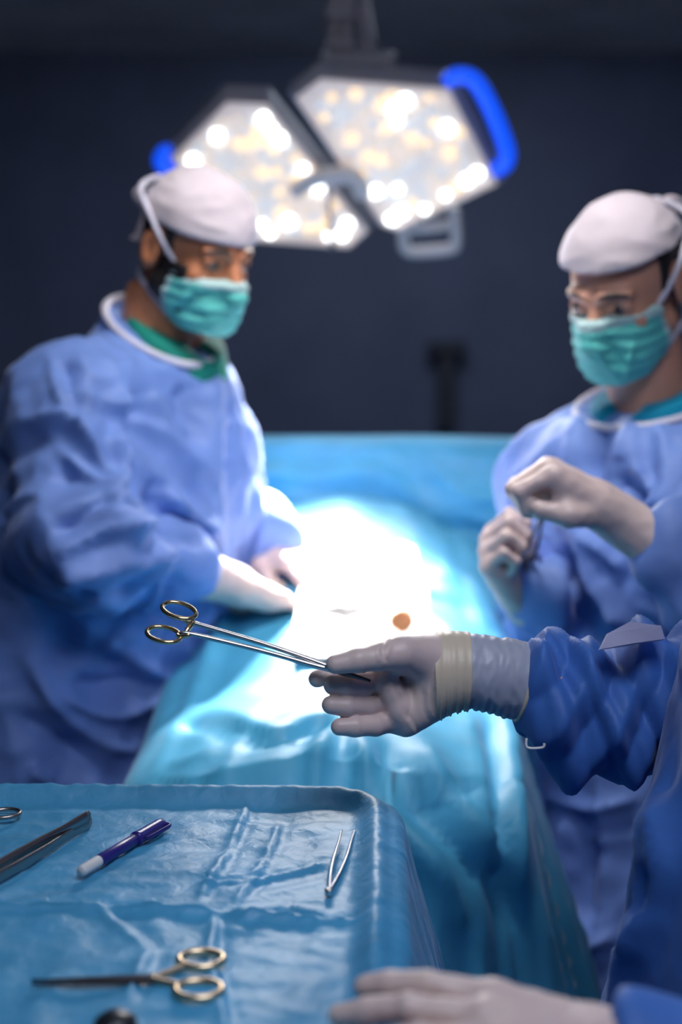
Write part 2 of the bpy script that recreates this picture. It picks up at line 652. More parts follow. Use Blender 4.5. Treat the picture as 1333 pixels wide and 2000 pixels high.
def lamp_head(lamp, centre_px, depth, poly_px, seed, weights, seam=None):
    rnd = random.Random(seed)
    c = P(*centre_px, depth)
    n = unit(np.array(FIELD) - c)
    n = unit(n * 0.72 + np.array([0, -1, -0.25]) * 0.28)
    poly = np.array([on_plane(x, y, c, n) for x, y in poly_px])
    big = inset(poly, n, -0.010)
    back = inset(poly, n, 0.030)
    v, f = loft([inset(poly, n, 0.004), inset(poly, n, -0.003), inset(poly, n, -0.003) - n * 0.012, big - n * 0.014, big - n * 0.052, back - n * 0.085])
    head = mesh_obj('lamp_head', v, f, M['lamp_body'], lamp, smooth=False)
    face = inset(poly, n, 0.001)
    fi = inset(poly, n, 0.012)
    v, f = loft([face + n * 0.001, face + n * 0.005, fi + n * 0.006, fi + n * 0.002])
    mesh_obj('face_plate', v, f, M['lamp_face'], head, smooth=False)
    u = unit(poly[1] - poly[0]) if seed == 1 else unit(poly[2] - poly[1])
    w = np.cross(n, u)
    q = Vector(n).to_track_quat('Z', 'Y')
    s = 0.0265
    for i in range(-14, 15):
        for j in range(-14, 15):
            p = poly.mean(0) + u * (s * (i + 0.5 * (j % 2))) + w * (s * 0.88 * j)
            if not inside(p, poly, n, 0.019):
                continue
            edge = not inside(p, poly, n, 0.042)
            mk = rnd.choices(('led_cool', 'led_warm', 'led_dim', 'led_grey'), (3, 3, 2, 1) if edge else weights)[0]
            o = bpy.data.objects.new('lens', LENS[rnd.choice(('big', 'big', 'small')), mk])
            COL.objects.link(o)
            o.parent = head
            o.location = p + n * 0.004 - ORIGIN[head.name]
            o.rotation_mode = 'QUATERNION'
            o.rotation_quaternion = q
    return head, c, n


lamp = empty('surgical_lamp', P(650, 470, 2.85))
right_poly = [(577, 190), (626, 152), (878, 172), (972, 358), (780, 450), (748, 440)]
left_poly = [(443, 198), (524, 202), (719, 450), (682, 483), (455, 466), (335, 308)]
hr, cr, nr = lamp_head(lamp, (775, 300), 2.86, right_poly, 1, (1, 3, 4, 5))
hl, cl, nl = lamp_head(lamp, (530, 340), 2.90, left_poly, 2, (1.5, 4, 4, 3))
hr['label'] = 'right lamp panel with a blue handle'
hl['label'] = 'left lamp panel behind the head'
# seam bar across the left panel
a, b = on_plane(640, 352, cl, nl) + nl * 0.008, on_plane(648, 482, cl, nl) + nl * 0.008
mesh_obj('seam', *tube([a, (a + b) / 2, b], 0.006, 8), M['lamp_body'], hl)
# blue lit loop handles
def px_tube(pts, c, n, lift, r, sides=12, closed=False, npts=30):
    q = np.array([on_plane(x, y, c, n) + n * lift for x, y in pts])
    return tube(spline(q, npts, closed), r, sides, closed)


mesh_obj('handle', *px_tube([(872, 166), (892, 154), (926, 162), (954, 206), (976, 256), (992, 306), (984, 330), (958, 338)], cr, nr, -0.012, [0.016] * 4 + [0.0175] * 17 + [0.017] * 8, npts=28), M['blue_light'], hr)
mesh_obj('handle', *px_tube([(345, 316), (324, 306), (314, 326), (334, 344), (352, 336)], cl, nl, -0.02, 0.016), M['blue_light'], hl)
# white sterile bracket under the right panel
q = np.array([on_plane(x, y, cr, nr) - nr * 0.02 for x, y in [(795, 440), (788, 470), (792, 496), (812, 503), (870, 499), (890, 490), (891, 462), (888, 420)]])
mesh_obj('bracket_handle', *tube(spline(q, 42), 0.0135, 10), M['lamp_white'], hr)
q = np.array([on_plane(x, y, cr, nr) - nr * 0.02 for x, y in [(790, 458), (838, 455), (890, 448)]])
mesh_obj('bracket_bar', *tube(q, 0.013, 10), M['lamp_white'], hr)
# white yoke joining the two panels
q = [on_plane(x, y, cr, nr) + nr * 0.016 for x, y in [(575, 365), (620, 340), (690, 330)]]
mesh_obj('yoke', *tube(spline(q, 14), 0.017, 12), M['lamp_white'], lamp)
q = [on_plane(x, y, cr, nr) + nr * 0.016 for x, y in [(640, 342), (690, 335), (712, 372)]]
mesh_obj('yoke', *tube(spline(q, 14), 0.018, 12), M['lamp_white'], lamp)
# poles to the ceiling
for i, (xt, xb, r_, mt) in enumerate([(652, 653, 0.012, 'pole'), (677, 677, 0.012, 'pole')]):
    b = P(xb, 150, 3.0)
    top = np.array([b[0] + 0.0, b[1] + 0.02, ZC])
    mesh_obj('pole', *tube([b, (b + top) / 2, top], r_, 14), M[mt], lamp)
for yy in (30, 88):
    b = P(665, yy, 3.0)
    mesh_obj('pole_clamp', *rbox(b, (0.030, 0.022, 0.012), None, 0.004), M['lamp_body'], lamp, smooth=False)
b, top = P(728, 150, 3.02), P(702, -20, 3.1)
mesh_obj('arm', *tube([b, (b + top) / 2, top, [top[0], top[1] + .02, ZC]], [0.020, 0.018, 0.015, 0.015], 14), M['lamp_body'], lamp)
b = P(700, 128, 2.97)
mesh_obj('hub', *rbox(b, (0.075, 0.05, 0.022), None, 0.008), M['lamp_body'], lamp, smooth=False)
tag(lamp, 'two-panel surgical lamp with lit lenses and blue handles hanging from the ceiling', 'lamp')
for nm, c, n, pw in (('lamp_beam', cr, nr, 1050.0), ('lamp_beam', cl, nl, 950.0)):
    o = spot_light(nm, c + n * 0.03, (-0.08, 2.29, 1.13), pw, (1.0, 0.95, 0.88), 34, 1.0, 0.10)
    o.parent = lamp
    o.location = Vector(c + n * 0.03 - ORIGIN[lamp.name])
    # wide spill of the same panel
    o = spot_light('lamp_spill', c + n * 0.03, (-0.05, 1.2, 1.0), 22.0, (1.0, 0.95, 0.90), 120, 1.0, 0.12)
    o.parent = lamp
    o.location = Vector(c + n * 0.03 - ORIGIN[lamp.name])

# ================================================================== drapes
def px_of(V):
    r = V - np.array([0, 0, CAM_Z])
    f = r[:, 1] * math.cos(PITCH) - r[:, 2] * math.sin(PITCH)
    u = r[:, 1] * math.sin(PITCH) + r[:, 2] * math.cos(PITCH)
    f = np.maximum(f, 0.05)
    return 666.5 + FPX * r[:, 0] / f, 1000 - FPX * u / f


def fold_lines(V, N, lines):
    """folds of the cloth that faces the photographer: polylines, width (px of the photo), height (m)"""
    x, y = px_of(V)
    out = np.zeros(len(V))
    to = np.array([0, 0, CAM_Z]) - V
    face = np.clip((N * to).sum(1) / np.linalg.norm(to, axis=1) * 2.5, 0, 1)
    for pts, w, amp in lines:
        pts = spline(np.array([(a, b, 0.0) for a, b in pts]), 12)[:, :2]
        best = np.full(len(V), 1e9)
        tt = np.zeros(len(V))
        n = len(pts) - 1
        for i in range(n):
            a, b = pts[i], pts[i + 1]
            ba = b - a
            t = np.clip(((x - a[0]) * ba[0] + (y - a[1]) * ba[1]) / (ba @ ba), 0, 1)
            d = np.hypot(x - a[0] - t * ba[0], y - a[1] - t * ba[1])
            m = d < best
            best = np.where(m, d, best)
            tt = np.where(m, (i + t) / n, tt)
        end = np.clip(np.minimum(tt, 1 - tt) * 5 + 0.35, 0, 1)
        g = 0.6 * np.exp(-best / w) + 0.4 * np.exp(-(best / (1.6 * w)) ** 2)
        out += amp * end * g
    return out * face


def drape_grid(cx, cy, hx, hy, rcorner, ang, drop, step, top_fn, hang_fn, bend=0.02, flare=0.06):
    """a sheet laid over a rounded-rectangle table: flat on top, bent over the rim, hanging below it"""
    nx = int(2 * (hx + drop) / step) + 1
    ny = int(2 * (hy + drop) / step) + 1
    A, B = np.meshgrid(np.linspace(-hx - drop, hx + drop, nx), np.linspace(-hy - drop, hy + drop, ny), indexing='ij')
    a, b = A.ravel(), B.ravel()
    ca = np.clip(a, -(hx - rcorner), hx - rcorner)
    cb = np.clip(b, -(hy - rcorner), hy - rcorner)
    da, db = a - ca, b - cb
    L = np.hypot(da, db)
    inn = L < 1e-9
    Ls = np.where(inn, 1, L)
    ux, uy = da / Ls, db / Ls
    e = np.where(inn, -np.minimum(hx - rcorner - np.abs(a), hy - rcorner - np.abs(b)) - rcorner, L - rcorner)
    out = np.maximum(e, 0)
    keep_scale = np.minimum(1.0, drop / np.maximum(out, 1e-9))
    out = out * keep_scale
    th = np.minimum(out / bend, math.pi / 2)
    ho = bend * np.sin(th) + np.maximum(out - bend * math.pi / 2, 0) * flare
    zz = -(bend * (1 - np.cos(th)) + np.maximum(out - bend * math.pi / 2, 0) * (1 - flare * flare / 2))
    la = np.where(e > 0, ca + ux * (rcorner + ho), a)
    lb = np.where(e > 0, cb + uy * (rcorner + ho), b)
    s = np.where(np.abs(ux) > np.abs(uy), cb + uy * 0.3, ca + ux * 0.3) + np.arctan2(uy, ux) * 0.12
    c_, s_ = math.cos(ang), math.sin(ang)
    dh = hang_fn(s, out, ux, uy, la, lb)
    la = la + ux * dh * (e > 0)
    lb = lb + uy * dh * (e > 0)
    x = cx + la * c_ - lb * s_
    y = cy + la * s_ + lb * c_
    z = zz + top_fn(x, y, e, la, lb)
    V = np.stack([x, y, z], 1)
    I = np.arange(nx * ny).reshape(nx, ny)
    Q = np.stack([I[:-1, :-1].ravel(), I[1:, :-1].ravel(), I[1:, 1:].ravel(), I[:-1, 1:].ravel()], 1)
    return V, Q


def crease(x, y, pts, width, amp, skew=0.35):
    """fold line: a sharp ridge along a polyline, with a shallow valley on one side"""
    out = np.zeros(len(x))
    for (x0, y0), (x1, y1) in zip(pts[:-1], pts[1:]):
        d = np.array([x1 - x0, y1 - y0])
        L = np.linalg.norm(d)
        d /= L
        t = (x - x0) * d[0] + (y - y0) * d[1]
        s = -(x - x0) * d[1] + (y - y0) * d[0]
        end = np.clip(np.minimum(t, L - t) / (0.25 * L) + 0.4, 0, 1)
        end = end * (t > -0.1 * L) * (t < 1.1 * L)
        v = np.exp(-np.abs(s) / width) - skew * np.exp(-((s - 1.8 * width) / (1.3 * width)) ** 2)
        out = np.where(np.abs(v * end) > np.abs(out), v * end, out)
    return out * amp


# ---- instrument tray under its blue cover
ZT = 1.060
TCX, TCY, THX, THY, TANG = -0.335, 1.075, 0.375, 0.325, R(-1.5)


def T2(px, py):
    q = on_table(px, py, ZT)
    return q[0], q[1]


def tray_top(x, y, e, la, lb):
    z = np.full(len(x), ZT)
    inn = np.clip(-e, 0, 1)
    lip = np.exp(-((inn - 0.012) / 0.014) ** 2) * 0.016
    z += np.where(e <= 0, lip, lip * np.exp(-np.maximum(e, 0) / 0.03))
    flatm = np.clip((inn - 0.01) / 0.05, 0, 1)
    p = np.stack([x, y, np.zeros(len(x))], 1)
    z += flatm * (perlin(p * 9) * 0.005 + perlin(p * 23 + 5) * 0.003 + ridge(p * np.array([14, 26, 1]) + 3) * 0.0024 + ridge(p * 33 + 9) * 0.0008)
    z += crease(x, y, [T2(-60, 1784), T2(200, 1780), T2(430, 1790), T2(700, 1812)], 0.0050, 0.0090) * (e < 0.01)
    z += crease(x, y, [T2(486, 1572), T2(448, 1660), T2(392, 1760)], 0.0042, 0.0046) * flatm
    z += crease(x, y, [T2(548, 1606), T2(520, 1680), T2(462, 1768)], 0.0040, 0.0040) * flatm
    z += crease(x, y, [T2(418, 1795), T2(410, 1880), T2(440, 2010)], 0.0040, 0.0065) * flatm
    z += crease(x, y, [T2(395, 1735), T2(480, 1728), T2(640, 1690)], 0.0036, 0.0052) * flatm
    z += crease(x, y, [T2(180, 1770), T2(290, 1860), T2(250, 1960)], 0.005, 0.0045) * flatm
    z += crease(x, y, [T2(690, 1812), T2(560, 1770), T2(470, 1805)], 0.0036, 0.0045) * flatm
    # crinkles running over the rim
    q = np.stack([x * 70, y * 70, np.zeros(len(x))], 1)
    q2 = np.stack([x * 26, y * 26, np.ones(len(x))], 1)
    rim = np.exp(-((inn - 0.008) / 0.02) ** 2) * (e < 0.02)
    z += rim * (perlin(q) * 0.0024 + ridge(q2) * 0.0016)
    return z


def tray_hang(s, out, ux, uy, la, lb):
    g = np.clip(out / 0.25, 0, 1)
    p = np.stack([s * 7, out * 1.6, ux], 1)
    p2 = np.stack([s * 40, out * 9, uy], 1)
    return g * (0.020 * perlin(p) + 0.010 * ridge(p * 1.7 + 4)) + np.clip(out / 0.03, 0, 1) * (0.0022 * perlin(p2) + 0.0012 * ridge(p2 * 1.4))


v, q = drape_grid(TCX, TCY, THX, THY, 0.060, TANG, 0.28, 0.0034, tray_top, tray_hang, bend=0.016, flare=0.24)
tag(mesh_obj('tray_drape', v, q, M['tray_drape']), 'crinkled light blue cover over the instrument tray in the foreground', 'drape')
# the stand that carries it
st = empty('instrument_stand', (TCX, TCY, 0))
mesh_obj('tray', *rbox((TCX, TCY, ZT - 0.016), (THX - 0.03, THY - 0.03, 0.008), rot(-1.5), 0.004), M['steel'], st, smooth=False)
mesh_obj('column', *tube([(TCX, TCY, 0.06), (TCX, TCY, 0.6), (TCX, TCY, ZT - 0.026)], [0.025, 0.02, 0.02], 16), M['chrome'], st)
mesh_obj('foot', *rbox((TCX, TCY, 0.045), (0.30, 0.03, 0.02), None, 0.008), M['chrome'], st, smooth=False)
mesh_obj('foot', *rbox((TCX, TCY, 0.047), (0.03, 0.24, 0.018), None, 0.008), M['chrome'], st, smooth=False)
for sx, sy in ((-.28, 0), (.28, 0), (0, -.22), (0, .22)):
    mesh_obj('caster', *lathe((TCX + sx - 0.012, TCY + sy, 0.026), (1, 0, 0), [(0.006, 0), (0.024, 0.002), (0.026, 0.012), (0.024, 0.022), (0.006, 0.024)], 16), M['black_plastic'], st)
tag(st, 'steel instrument stand hidden under the crinkled blue cover', 'stand')

# ---- operating table with the draped patient
PCX, PCY, PHX, PHY, PANG = -0.010, 2.115, 0.205, 0.525, R(-2.5)


def patient_top(x, y, e, la, lb):
    zc = np.interp(y, [1.45, 1.62, 1.9, 2.05, 2.2, 2.35, 2.5, 2.62, 2.7], [1.015, 1.035, 1.065, 1.105, 1.13, 1.14, 1.16, 1.20, 1.22])
    z = zc + np.where(e <= 0, -0.05 * (la / PHX) ** 2, -0.05)
    p = np.stack([x, y, np.zeros(len(x))], 1)
    m = np.clip((-e + 0.03) / 0.06, 0, 1)
    z += m * (perlin(p * 5 + 2) * 0.012 + ridge(p * np.array([5.5, 4, 1]) + 7) * 0.009 + ridge(p * 11 + 1) * 0.003)
    T = lambda px, py: tuple(on_table(px, py, 1.04)[:2])
    z += m * crease(x, y, [T(360, 1380), T(460, 1435), T(560, 1450), T(640, 1420)], 0.016, -0.016)
    z += m * crease(x, y, [T(640, 1440), T(600, 1500), T(550, 1560)], 0.012, 0.016)
    z += m * crease(x, y, [T(470, 1520), T(560, 1480), T(640, 1470)], 0.012, 0.012)
    z += m * crease(x, y, [T(470, 1240), T(350, 1370), T(225, 1530)], 0.014, 0.014)
    return z


def patient_hang(s, out, ux, uy, la, lb):
    g = np.clip(out / 0.5, 0, 1)
    p = np.stack([s * 4.2 + out * 0.8, out * 0.7, ux * 0.7 + 3], 1)
    return np.where(ux < -0.3, 0.25, 1.0) * g * (0.12 * perlin(p) + 0.06 * ridge(p * 1.9 + 4) + 0.02 * ridge(p * 4 + 9)) + np.where(ux < -0.3, -0.06, 0.04) * g


v, q = drape_grid(PCX, PCY, PHX, PHY, 0.10, PANG, 0.80, 0.009, patient_top, patient_hang, bend=0.05, flare=0.12)
vn = normals(v, q)
vn *= np.sign(vn[np.argmax(v[:, 2]), 2])
v = v + vn * fold_lines(v, vn, [
    ([(752, 1436), (790, 1560), (880, 1640), (950, 1730)], 17, -0.022), ([(700, 1440), (745, 1570), (850, 1690), (905, 1820)], 17, 0.020), ([(815, 1450), (880, 1560), (960, 1640), (985, 1700)], 17, 0.020),
    ([(985, 1380), (1000, 1520), (1010, 1760)], 14, 0.025), ([(955, 1400), (975, 1540), (985, 1800)], 14, -0.025), ([(915, 1400), (940, 1500), (950, 1600)], 14, 0.015),
    ([(810, 1130), (890, 1175), (985, 1240)], 13, -0.022), ([(800, 1165), (880, 1240), (960, 1330)], 15, 0.016), ([(850, 1110), (930, 1150), (1010, 1240)], 14, 0.016),
    ([(420, 1400), (480, 1425), (560, 1440), (650, 1405)], 7, -0.010), ([(640, 1440), (608, 1490), (560, 1560)], 8, 0.016), ([(400, 1530), (500, 1500), (600, 1485)], 9, 0.010),
    ([(470, 1460), (430, 1520)], 9, 0.008), ([(700, 1470), (660, 1520), (650, 1560)], 10, -0.012), ([(330, 1500), (420, 1470)], 8, 0.007)])[:, None]
tag(mesh_obj('patient_drape', v, q, M['drape']), 'large sky blue sheet over the patient on the operating table', 'drape')
# white sheet added to bounce neutral lamp light upwards, following the sheet below
tx, ty = np.meshgrid(np.linspace(-0.065, 0.130, 90), np.linspace(1.90, 2.46, 120), indexing='ij')
gx, gy = tx.ravel(), ty.ravel()
ca_, sa_ = math.cos(-PANG), math.sin(-PANG)
lla = (gx - PCX) * ca_ - (gy - PCY) * sa_
edge_ = 0.012 * perlin(np.stack([gy * 9, gx * 9, gx * 0], 1))
tz_ = patient_top(gx, gy, np.full(len(gx), -0.06), lla, gy - PCY) + 0.010 + 0.004 * ridge(np.stack([gx * 14, gy * 12, gx * 0 + 4], 1))
tv = np.stack([gx + edge_, gy + edge_, tz_], 1)
I_ = np.arange(90 * 120).reshape(90, 120)
tq = np.stack([I_[:-1, :-1].ravel(), I_[1:, :-1].ravel(), I_[1:, 1:].ravel(), I_[:-1, 1:].ravel()], 1)
tw = tag(mesh_obj('light_bounce_sheet', tv, tq, M['bounce_sheet']), 'added white bounce sheet on the operating field, glaring under the lamp', 'bounce_sheet')
tw.modifiers.new('thickness', 'SOLIDIFY').thickness = 0.003
ot = empty('operating_table', (PCX, PCY, 0))
mesh_obj('table_top', *rbox((PCX, PCY, 0.85), (0.17, 0.52, 0.03), rot(-2.5), 0.012), M['steel'], ot, smooth=False)
mesh_obj('mattress', *rbox((PCX, PCY, 0.905), (0.165, 0.51, 0.025), rot(-2.5), 0.012), M['pad'], ot, smooth=False)
mesh_obj('pedestal', *rbox((PCX, PCY, 0.45), (0.12, 0.16, 0.37), None, 0.02), M['steel'], ot, smooth=False)
mesh_obj('base', *rbox((PCX, PCY, 0.045), (0.15, 0.42, 0.045), None, 0.02), M['steel_mid'], ot, smooth=False)
tag(ot, 'operating table hidden under the large sky blue sheet', 'table')

# ---- raised screen drape behind the patient
def screen_drape():
    nx, nz = 170, 120
    V = []
    for i in range(nx):
        x = -0.62 + 1.35 * i / (nx - 1)
        for k in range(nz):
            t = k / (nz - 1)
            V.append((x, t))
    V = np.array(V)
    x, t = V[:, 0], V[:, 1]
    # profile: short roll over the top rod, then down and towards the patient
    ys = np.interp(t, [0, 0.05, 0.10, 0.16, 0.30, 0.55, 0.8, 1.0], [2.800, 2.785, 2.765, 2.735, 2.700, 2.655, 2.57, 2.40])
    zs = np.interp(t, [0, 0.05, 0.10, 0.16, 0.30, 0.55, 0.8, 1.0], [1.00, 1.296, 1.312, 1.300, 1.245, 1.13, 1.04, 0.97])
    p = np.stack([x * 5, t * 3, np.zeros(len(x))], 1)
    g = np.clip((t - 0.08) / 0.3, 0, 1)
    dy = g * (perlin(p) * 0.05 + ridge(p * np.array([1.0, 2.2, 1]) + 3) * 0.018)
    zs = zs + (1 - g) * perlin(p * 0.6 + 8) * 0.006 - 0.010 * np.clip(x, -1, 1)
    z = zs + g * perlin(p * 1.3 + 11) * 0.02
    W = np.stack([x, ys - dy, z], 1)
    I = np.arange(nx * nz).reshape(nx, nz)
    Q = np.stack([I[:-1, :-1].ravel(), I[:-1, 1:].ravel(), I[1:, 1:].ravel(), I[1:, :-1].ravel()], 1)
    return W, Q


v, q = screen_drape()
tag(mesh_obj('screen_drape', v, q, M['drape']), 'raised light blue screen drape stretched behind the operating field', 'drape')
sf = empty('support_stand', (0.05, 2.775, 0))
mesh_obj('rod', *tube([(-0.6, 2.78, 1.285), (0.05, 2.78, 1.285), (0.7, 2.78, 1.275)], 0.008, 10), M['steel'], sf)
for xx in (-0.6, 0.7):
    mesh_obj('post', *tube([(xx, 2.79, 0.0), (xx, 2.785, 0.7), (xx, 2.78, 1.28)], 0.010, 10), M['steel'], sf)
tag(sf, 'thin steel frame holding up the raised screen drape', 'frame')

# ================================================================== people
LID = 0.0045


def head_base(p):
    d = ell(p, (0, 0.008, 0.035), (0.076, 0.091, 0.088))
    d = smin(d, ell(p, (0, -0.034, -0.035), (0.060, 0.062, 0.082)), 0.03)
    for s in (-1, 1):
        d = smin(d, rc(p, (s * 0.054, 0.002, -0.058), (s * 0.016, -0.074, -0.103), 0.019, 0.016), 0.02)
    return d


def head_sdf(p):
    d = head_base(p)
    d = smin(d, rc(p, (0, -0.094, 0.008), (0, -0.116, -0.034), 0.008, 0.013), 0.012)
    for s in (-1, 1):
        d = smin(d, rc(p, (s * 0.014, -0.095, 0.022), (s * 0.046, -0.076, 0.020), 0.009, 0.008), 0.012)
        d = smax(d, -ell(p, (s * 0.032, -0.099, 0.001), (0.016, 0.015, 0.010)), 0.008)
        d = smin(d, rc(p, (s * 0.022, -0.0865, -0.0068), (s * 0.044, -0.0765, -0.005), 0.0045, 0.0045), 0.004)
        d = smin(d, rc(p, (s * 0.021, -0.0895, LID), (s * 0.045, -0.0785, LID - 0.0002), 0.0068, 0.0068), 0.004)
        d = smin(d, ell(p, (s * 0.044, -0.062, -0.026), (0.016, 0.015, 0.013)), 0.02)
        e = smax(ell(p, (s * 0.083, 0.018, -0.008), (0.010, 0.021, 0.033)), -ell(p, (s * 0.094, 0.010, -0.006), (0.009, 0.012, 0.022)), 0.004)
        d = smin(d, e, 0.008)
    return d


def xf(V, c, Rm):
    return V @ Rm.T + c


def torso_local(p, spine, yaw):
    sz = [s[2] for s in spine]
    cx = np.interp(p[..., 2], sz, [s[0] for s in spine])
    cy = np.interp(p[..., 2], sz, [s[1] for s in spine])
    dx, dy = p[..., 0] - cx, p[..., 1] - cy
    c, s = math.cos(R(yaw)), math.sin(R(yaw))
    return dx * c + dy * s, -dx * s + dy * c


def torso_sdf(p, spine, yaw, tab, off=0.0):
    lx, ly = torso_local(p, spine, yaw)
    tz = [t[0] for t in tab]
    rx = np.interp(p[..., 2], tz, [t[1] for t in tab]) + off
    ry = np.interp(p[..., 2], tz, [t[2] for t in tab]) + off
    rx, ry = np.maximum(rx, 0.02), np.maximum(ry, 0.02)
    k = (np.abs(lx / rx) ** 2.3 + np.abs(ly / ry) ** 2.3) ** (1 / 2.3)
    d = (k - 1) * np.minimum(rx, ry)
    return np.maximum(np.maximum(d, p[..., 2] - tz[-1]), tz[0] - p[..., 2]).astype(np.float32)


def bounds(pts, pad):
    a = np.array(pts)
    return a.min(0) - pad, a.max(0) + pad


def glove_sdf(chains, palm):
    def f(p):
        d = None
        for a, b, ra, rb in palm:
            e = rc(p, a, b, ra, rb)
            d = e if d is None else smin(d, e, 0.014)
        g = None
        for ch in chains:
            c = None
            for (a, ra), (b, rb) in zip(ch[:-1], ch[1:]):
                e = rc(p, a, b, ra, rb)
                c = e if c is None else smin(c, e, 0.003)
            g = c if g is None else smin(g, c, 0.0012)
        return smin(d, g, 0.007)
    return f


def make_glove(name, chains, palm, mat, parent, h=0.0022, wr=0.0008, seed=0, lines=None):
    pts = [x for ch in chains for x, _ in ch] + [x for a, b, _, _ in palm for x in (a, b)]
    lo, hi = bounds(pts, 0.045)
    V, Q = nets(glove_sdf(chains, palm), lo, hi, h)
    N = normals(V, Q)
    V = V + N * (wr * (perlin(V * 70 + seed) + 1.3 * ridge(V * 38 + seed + 5) - 0.6))[:, None]
    if lines:
        V = V + N * fold_lines(V, N, lines)[:, None]
    return mesh_obj(name, V, Q, mat, parent)


def hand_model(wrist, fwd, nrm, side, curl, thumb=0.5, spread=1.0, scale=1.0, cuff=None):
    """a gloved hand: wrist point, finger direction, palm normal (out of the palm), side +1 = thumb along fwd x nrm"""
    f = unit(fwd)
    n = unit(np.asarray(nrm) - f * np.dot(nrm, f))
    t = np.cross(f, n) * side
    w = np.asarray(wrist)
    L = lambda a, b, c: w + (t * a + f * b + n * c) * scale
    chains, palm = [], []
    fin = [(0.027, 0.092, (0.042, 0.025, 0.019), 0.0095, 0.05), (0.007, 0.096, (0.046, 0.029, 0.020), 0.0097, 0.015),
           (-0.013, 0.091, (0.043, 0.027, 0.020), 0.0093, -0.02), (-0.031, 0.081, (0.034, 0.021, 0.018), 0.0083, -0.07)]
    for i, (a, b, ph, r, sp) in enumerate(fin):
        cu = curl[i] if isinstance(curl, (list, tuple)) else curl
        base = L(a, b, 0)
        palm.append((L(a * 0.55, 0.008, 0.0), L(a, b - 0.004, 0.0), 0.0205 * scale, 0.0125 * scale))
        d0 = unit(f + t * sp * spread)
        ang, p = 0.0, base
        ch = [(base, r * 1.05 * scale)]
        for k, l in enumerate(ph):
            ang += cu * (0.85, 1.15, 0.75)[k]
            d = d0 * math.cos(ang) + n * math.sin(ang)
            p = p + d * l * scale
            ch.append((p, r * (0.97, 0.9, 0.8)[k] * scale))
        chains.append(ch)
    th = [L(0.018, 0.022, 0.008), L(0.040, 0.050, 0.016 + 0.012 * thumb), L(0.046 - 0.014 * thumb, 0.080, 0.026 + 0.018 * thumb), L(0.040 - 0.028 * thumb, 0.106, 0.030 + 0.020 * thumb)]
    chains.append([(th[0], 0.017 * scale), (th[1], 0.0130 * scale), (th[2], 0.0108 * scale), (th[3], 0.0085 * scale)])
    palm.append((L(0.012, 0.02, 0.006), th[1], 0.019 * scale, 0.013 * scale))
    palm.append((th[1], L(0.024, 0.080, 0.006), 0.010 * scale, 0.010 * scale))
    palm.append((L(-0.02, 0.02, 0.006), L(-0.024, 0.06, 0.006), 0.018 * scale, 0.015 * scale))
    palm.append((L(0, -0.03, 0), L(0, 0.02, 0), 0.027 * scale, 0.025 * scale))
    if cuff is not None:
        palm.append((L(0, -0.02, 0), np.asarray(cuff), 0.028 * scale, 0.036 * scale))
    return chains, palm


GOWN_TAB = [(0.30, 0.30, 0.27), (0.80, 0.245, 0.225), (1.00, 0.225, 0.20), (1.15, 0.215, 0.185), (1.28, 0.225, 0.17), (1.37, 0.215, 0.150), (1.43, 0.17, 0.12), (1.475, 0.098, 0.092), (1.52, 0.072, 0.080), (1.60, 0.070, 0.078)]


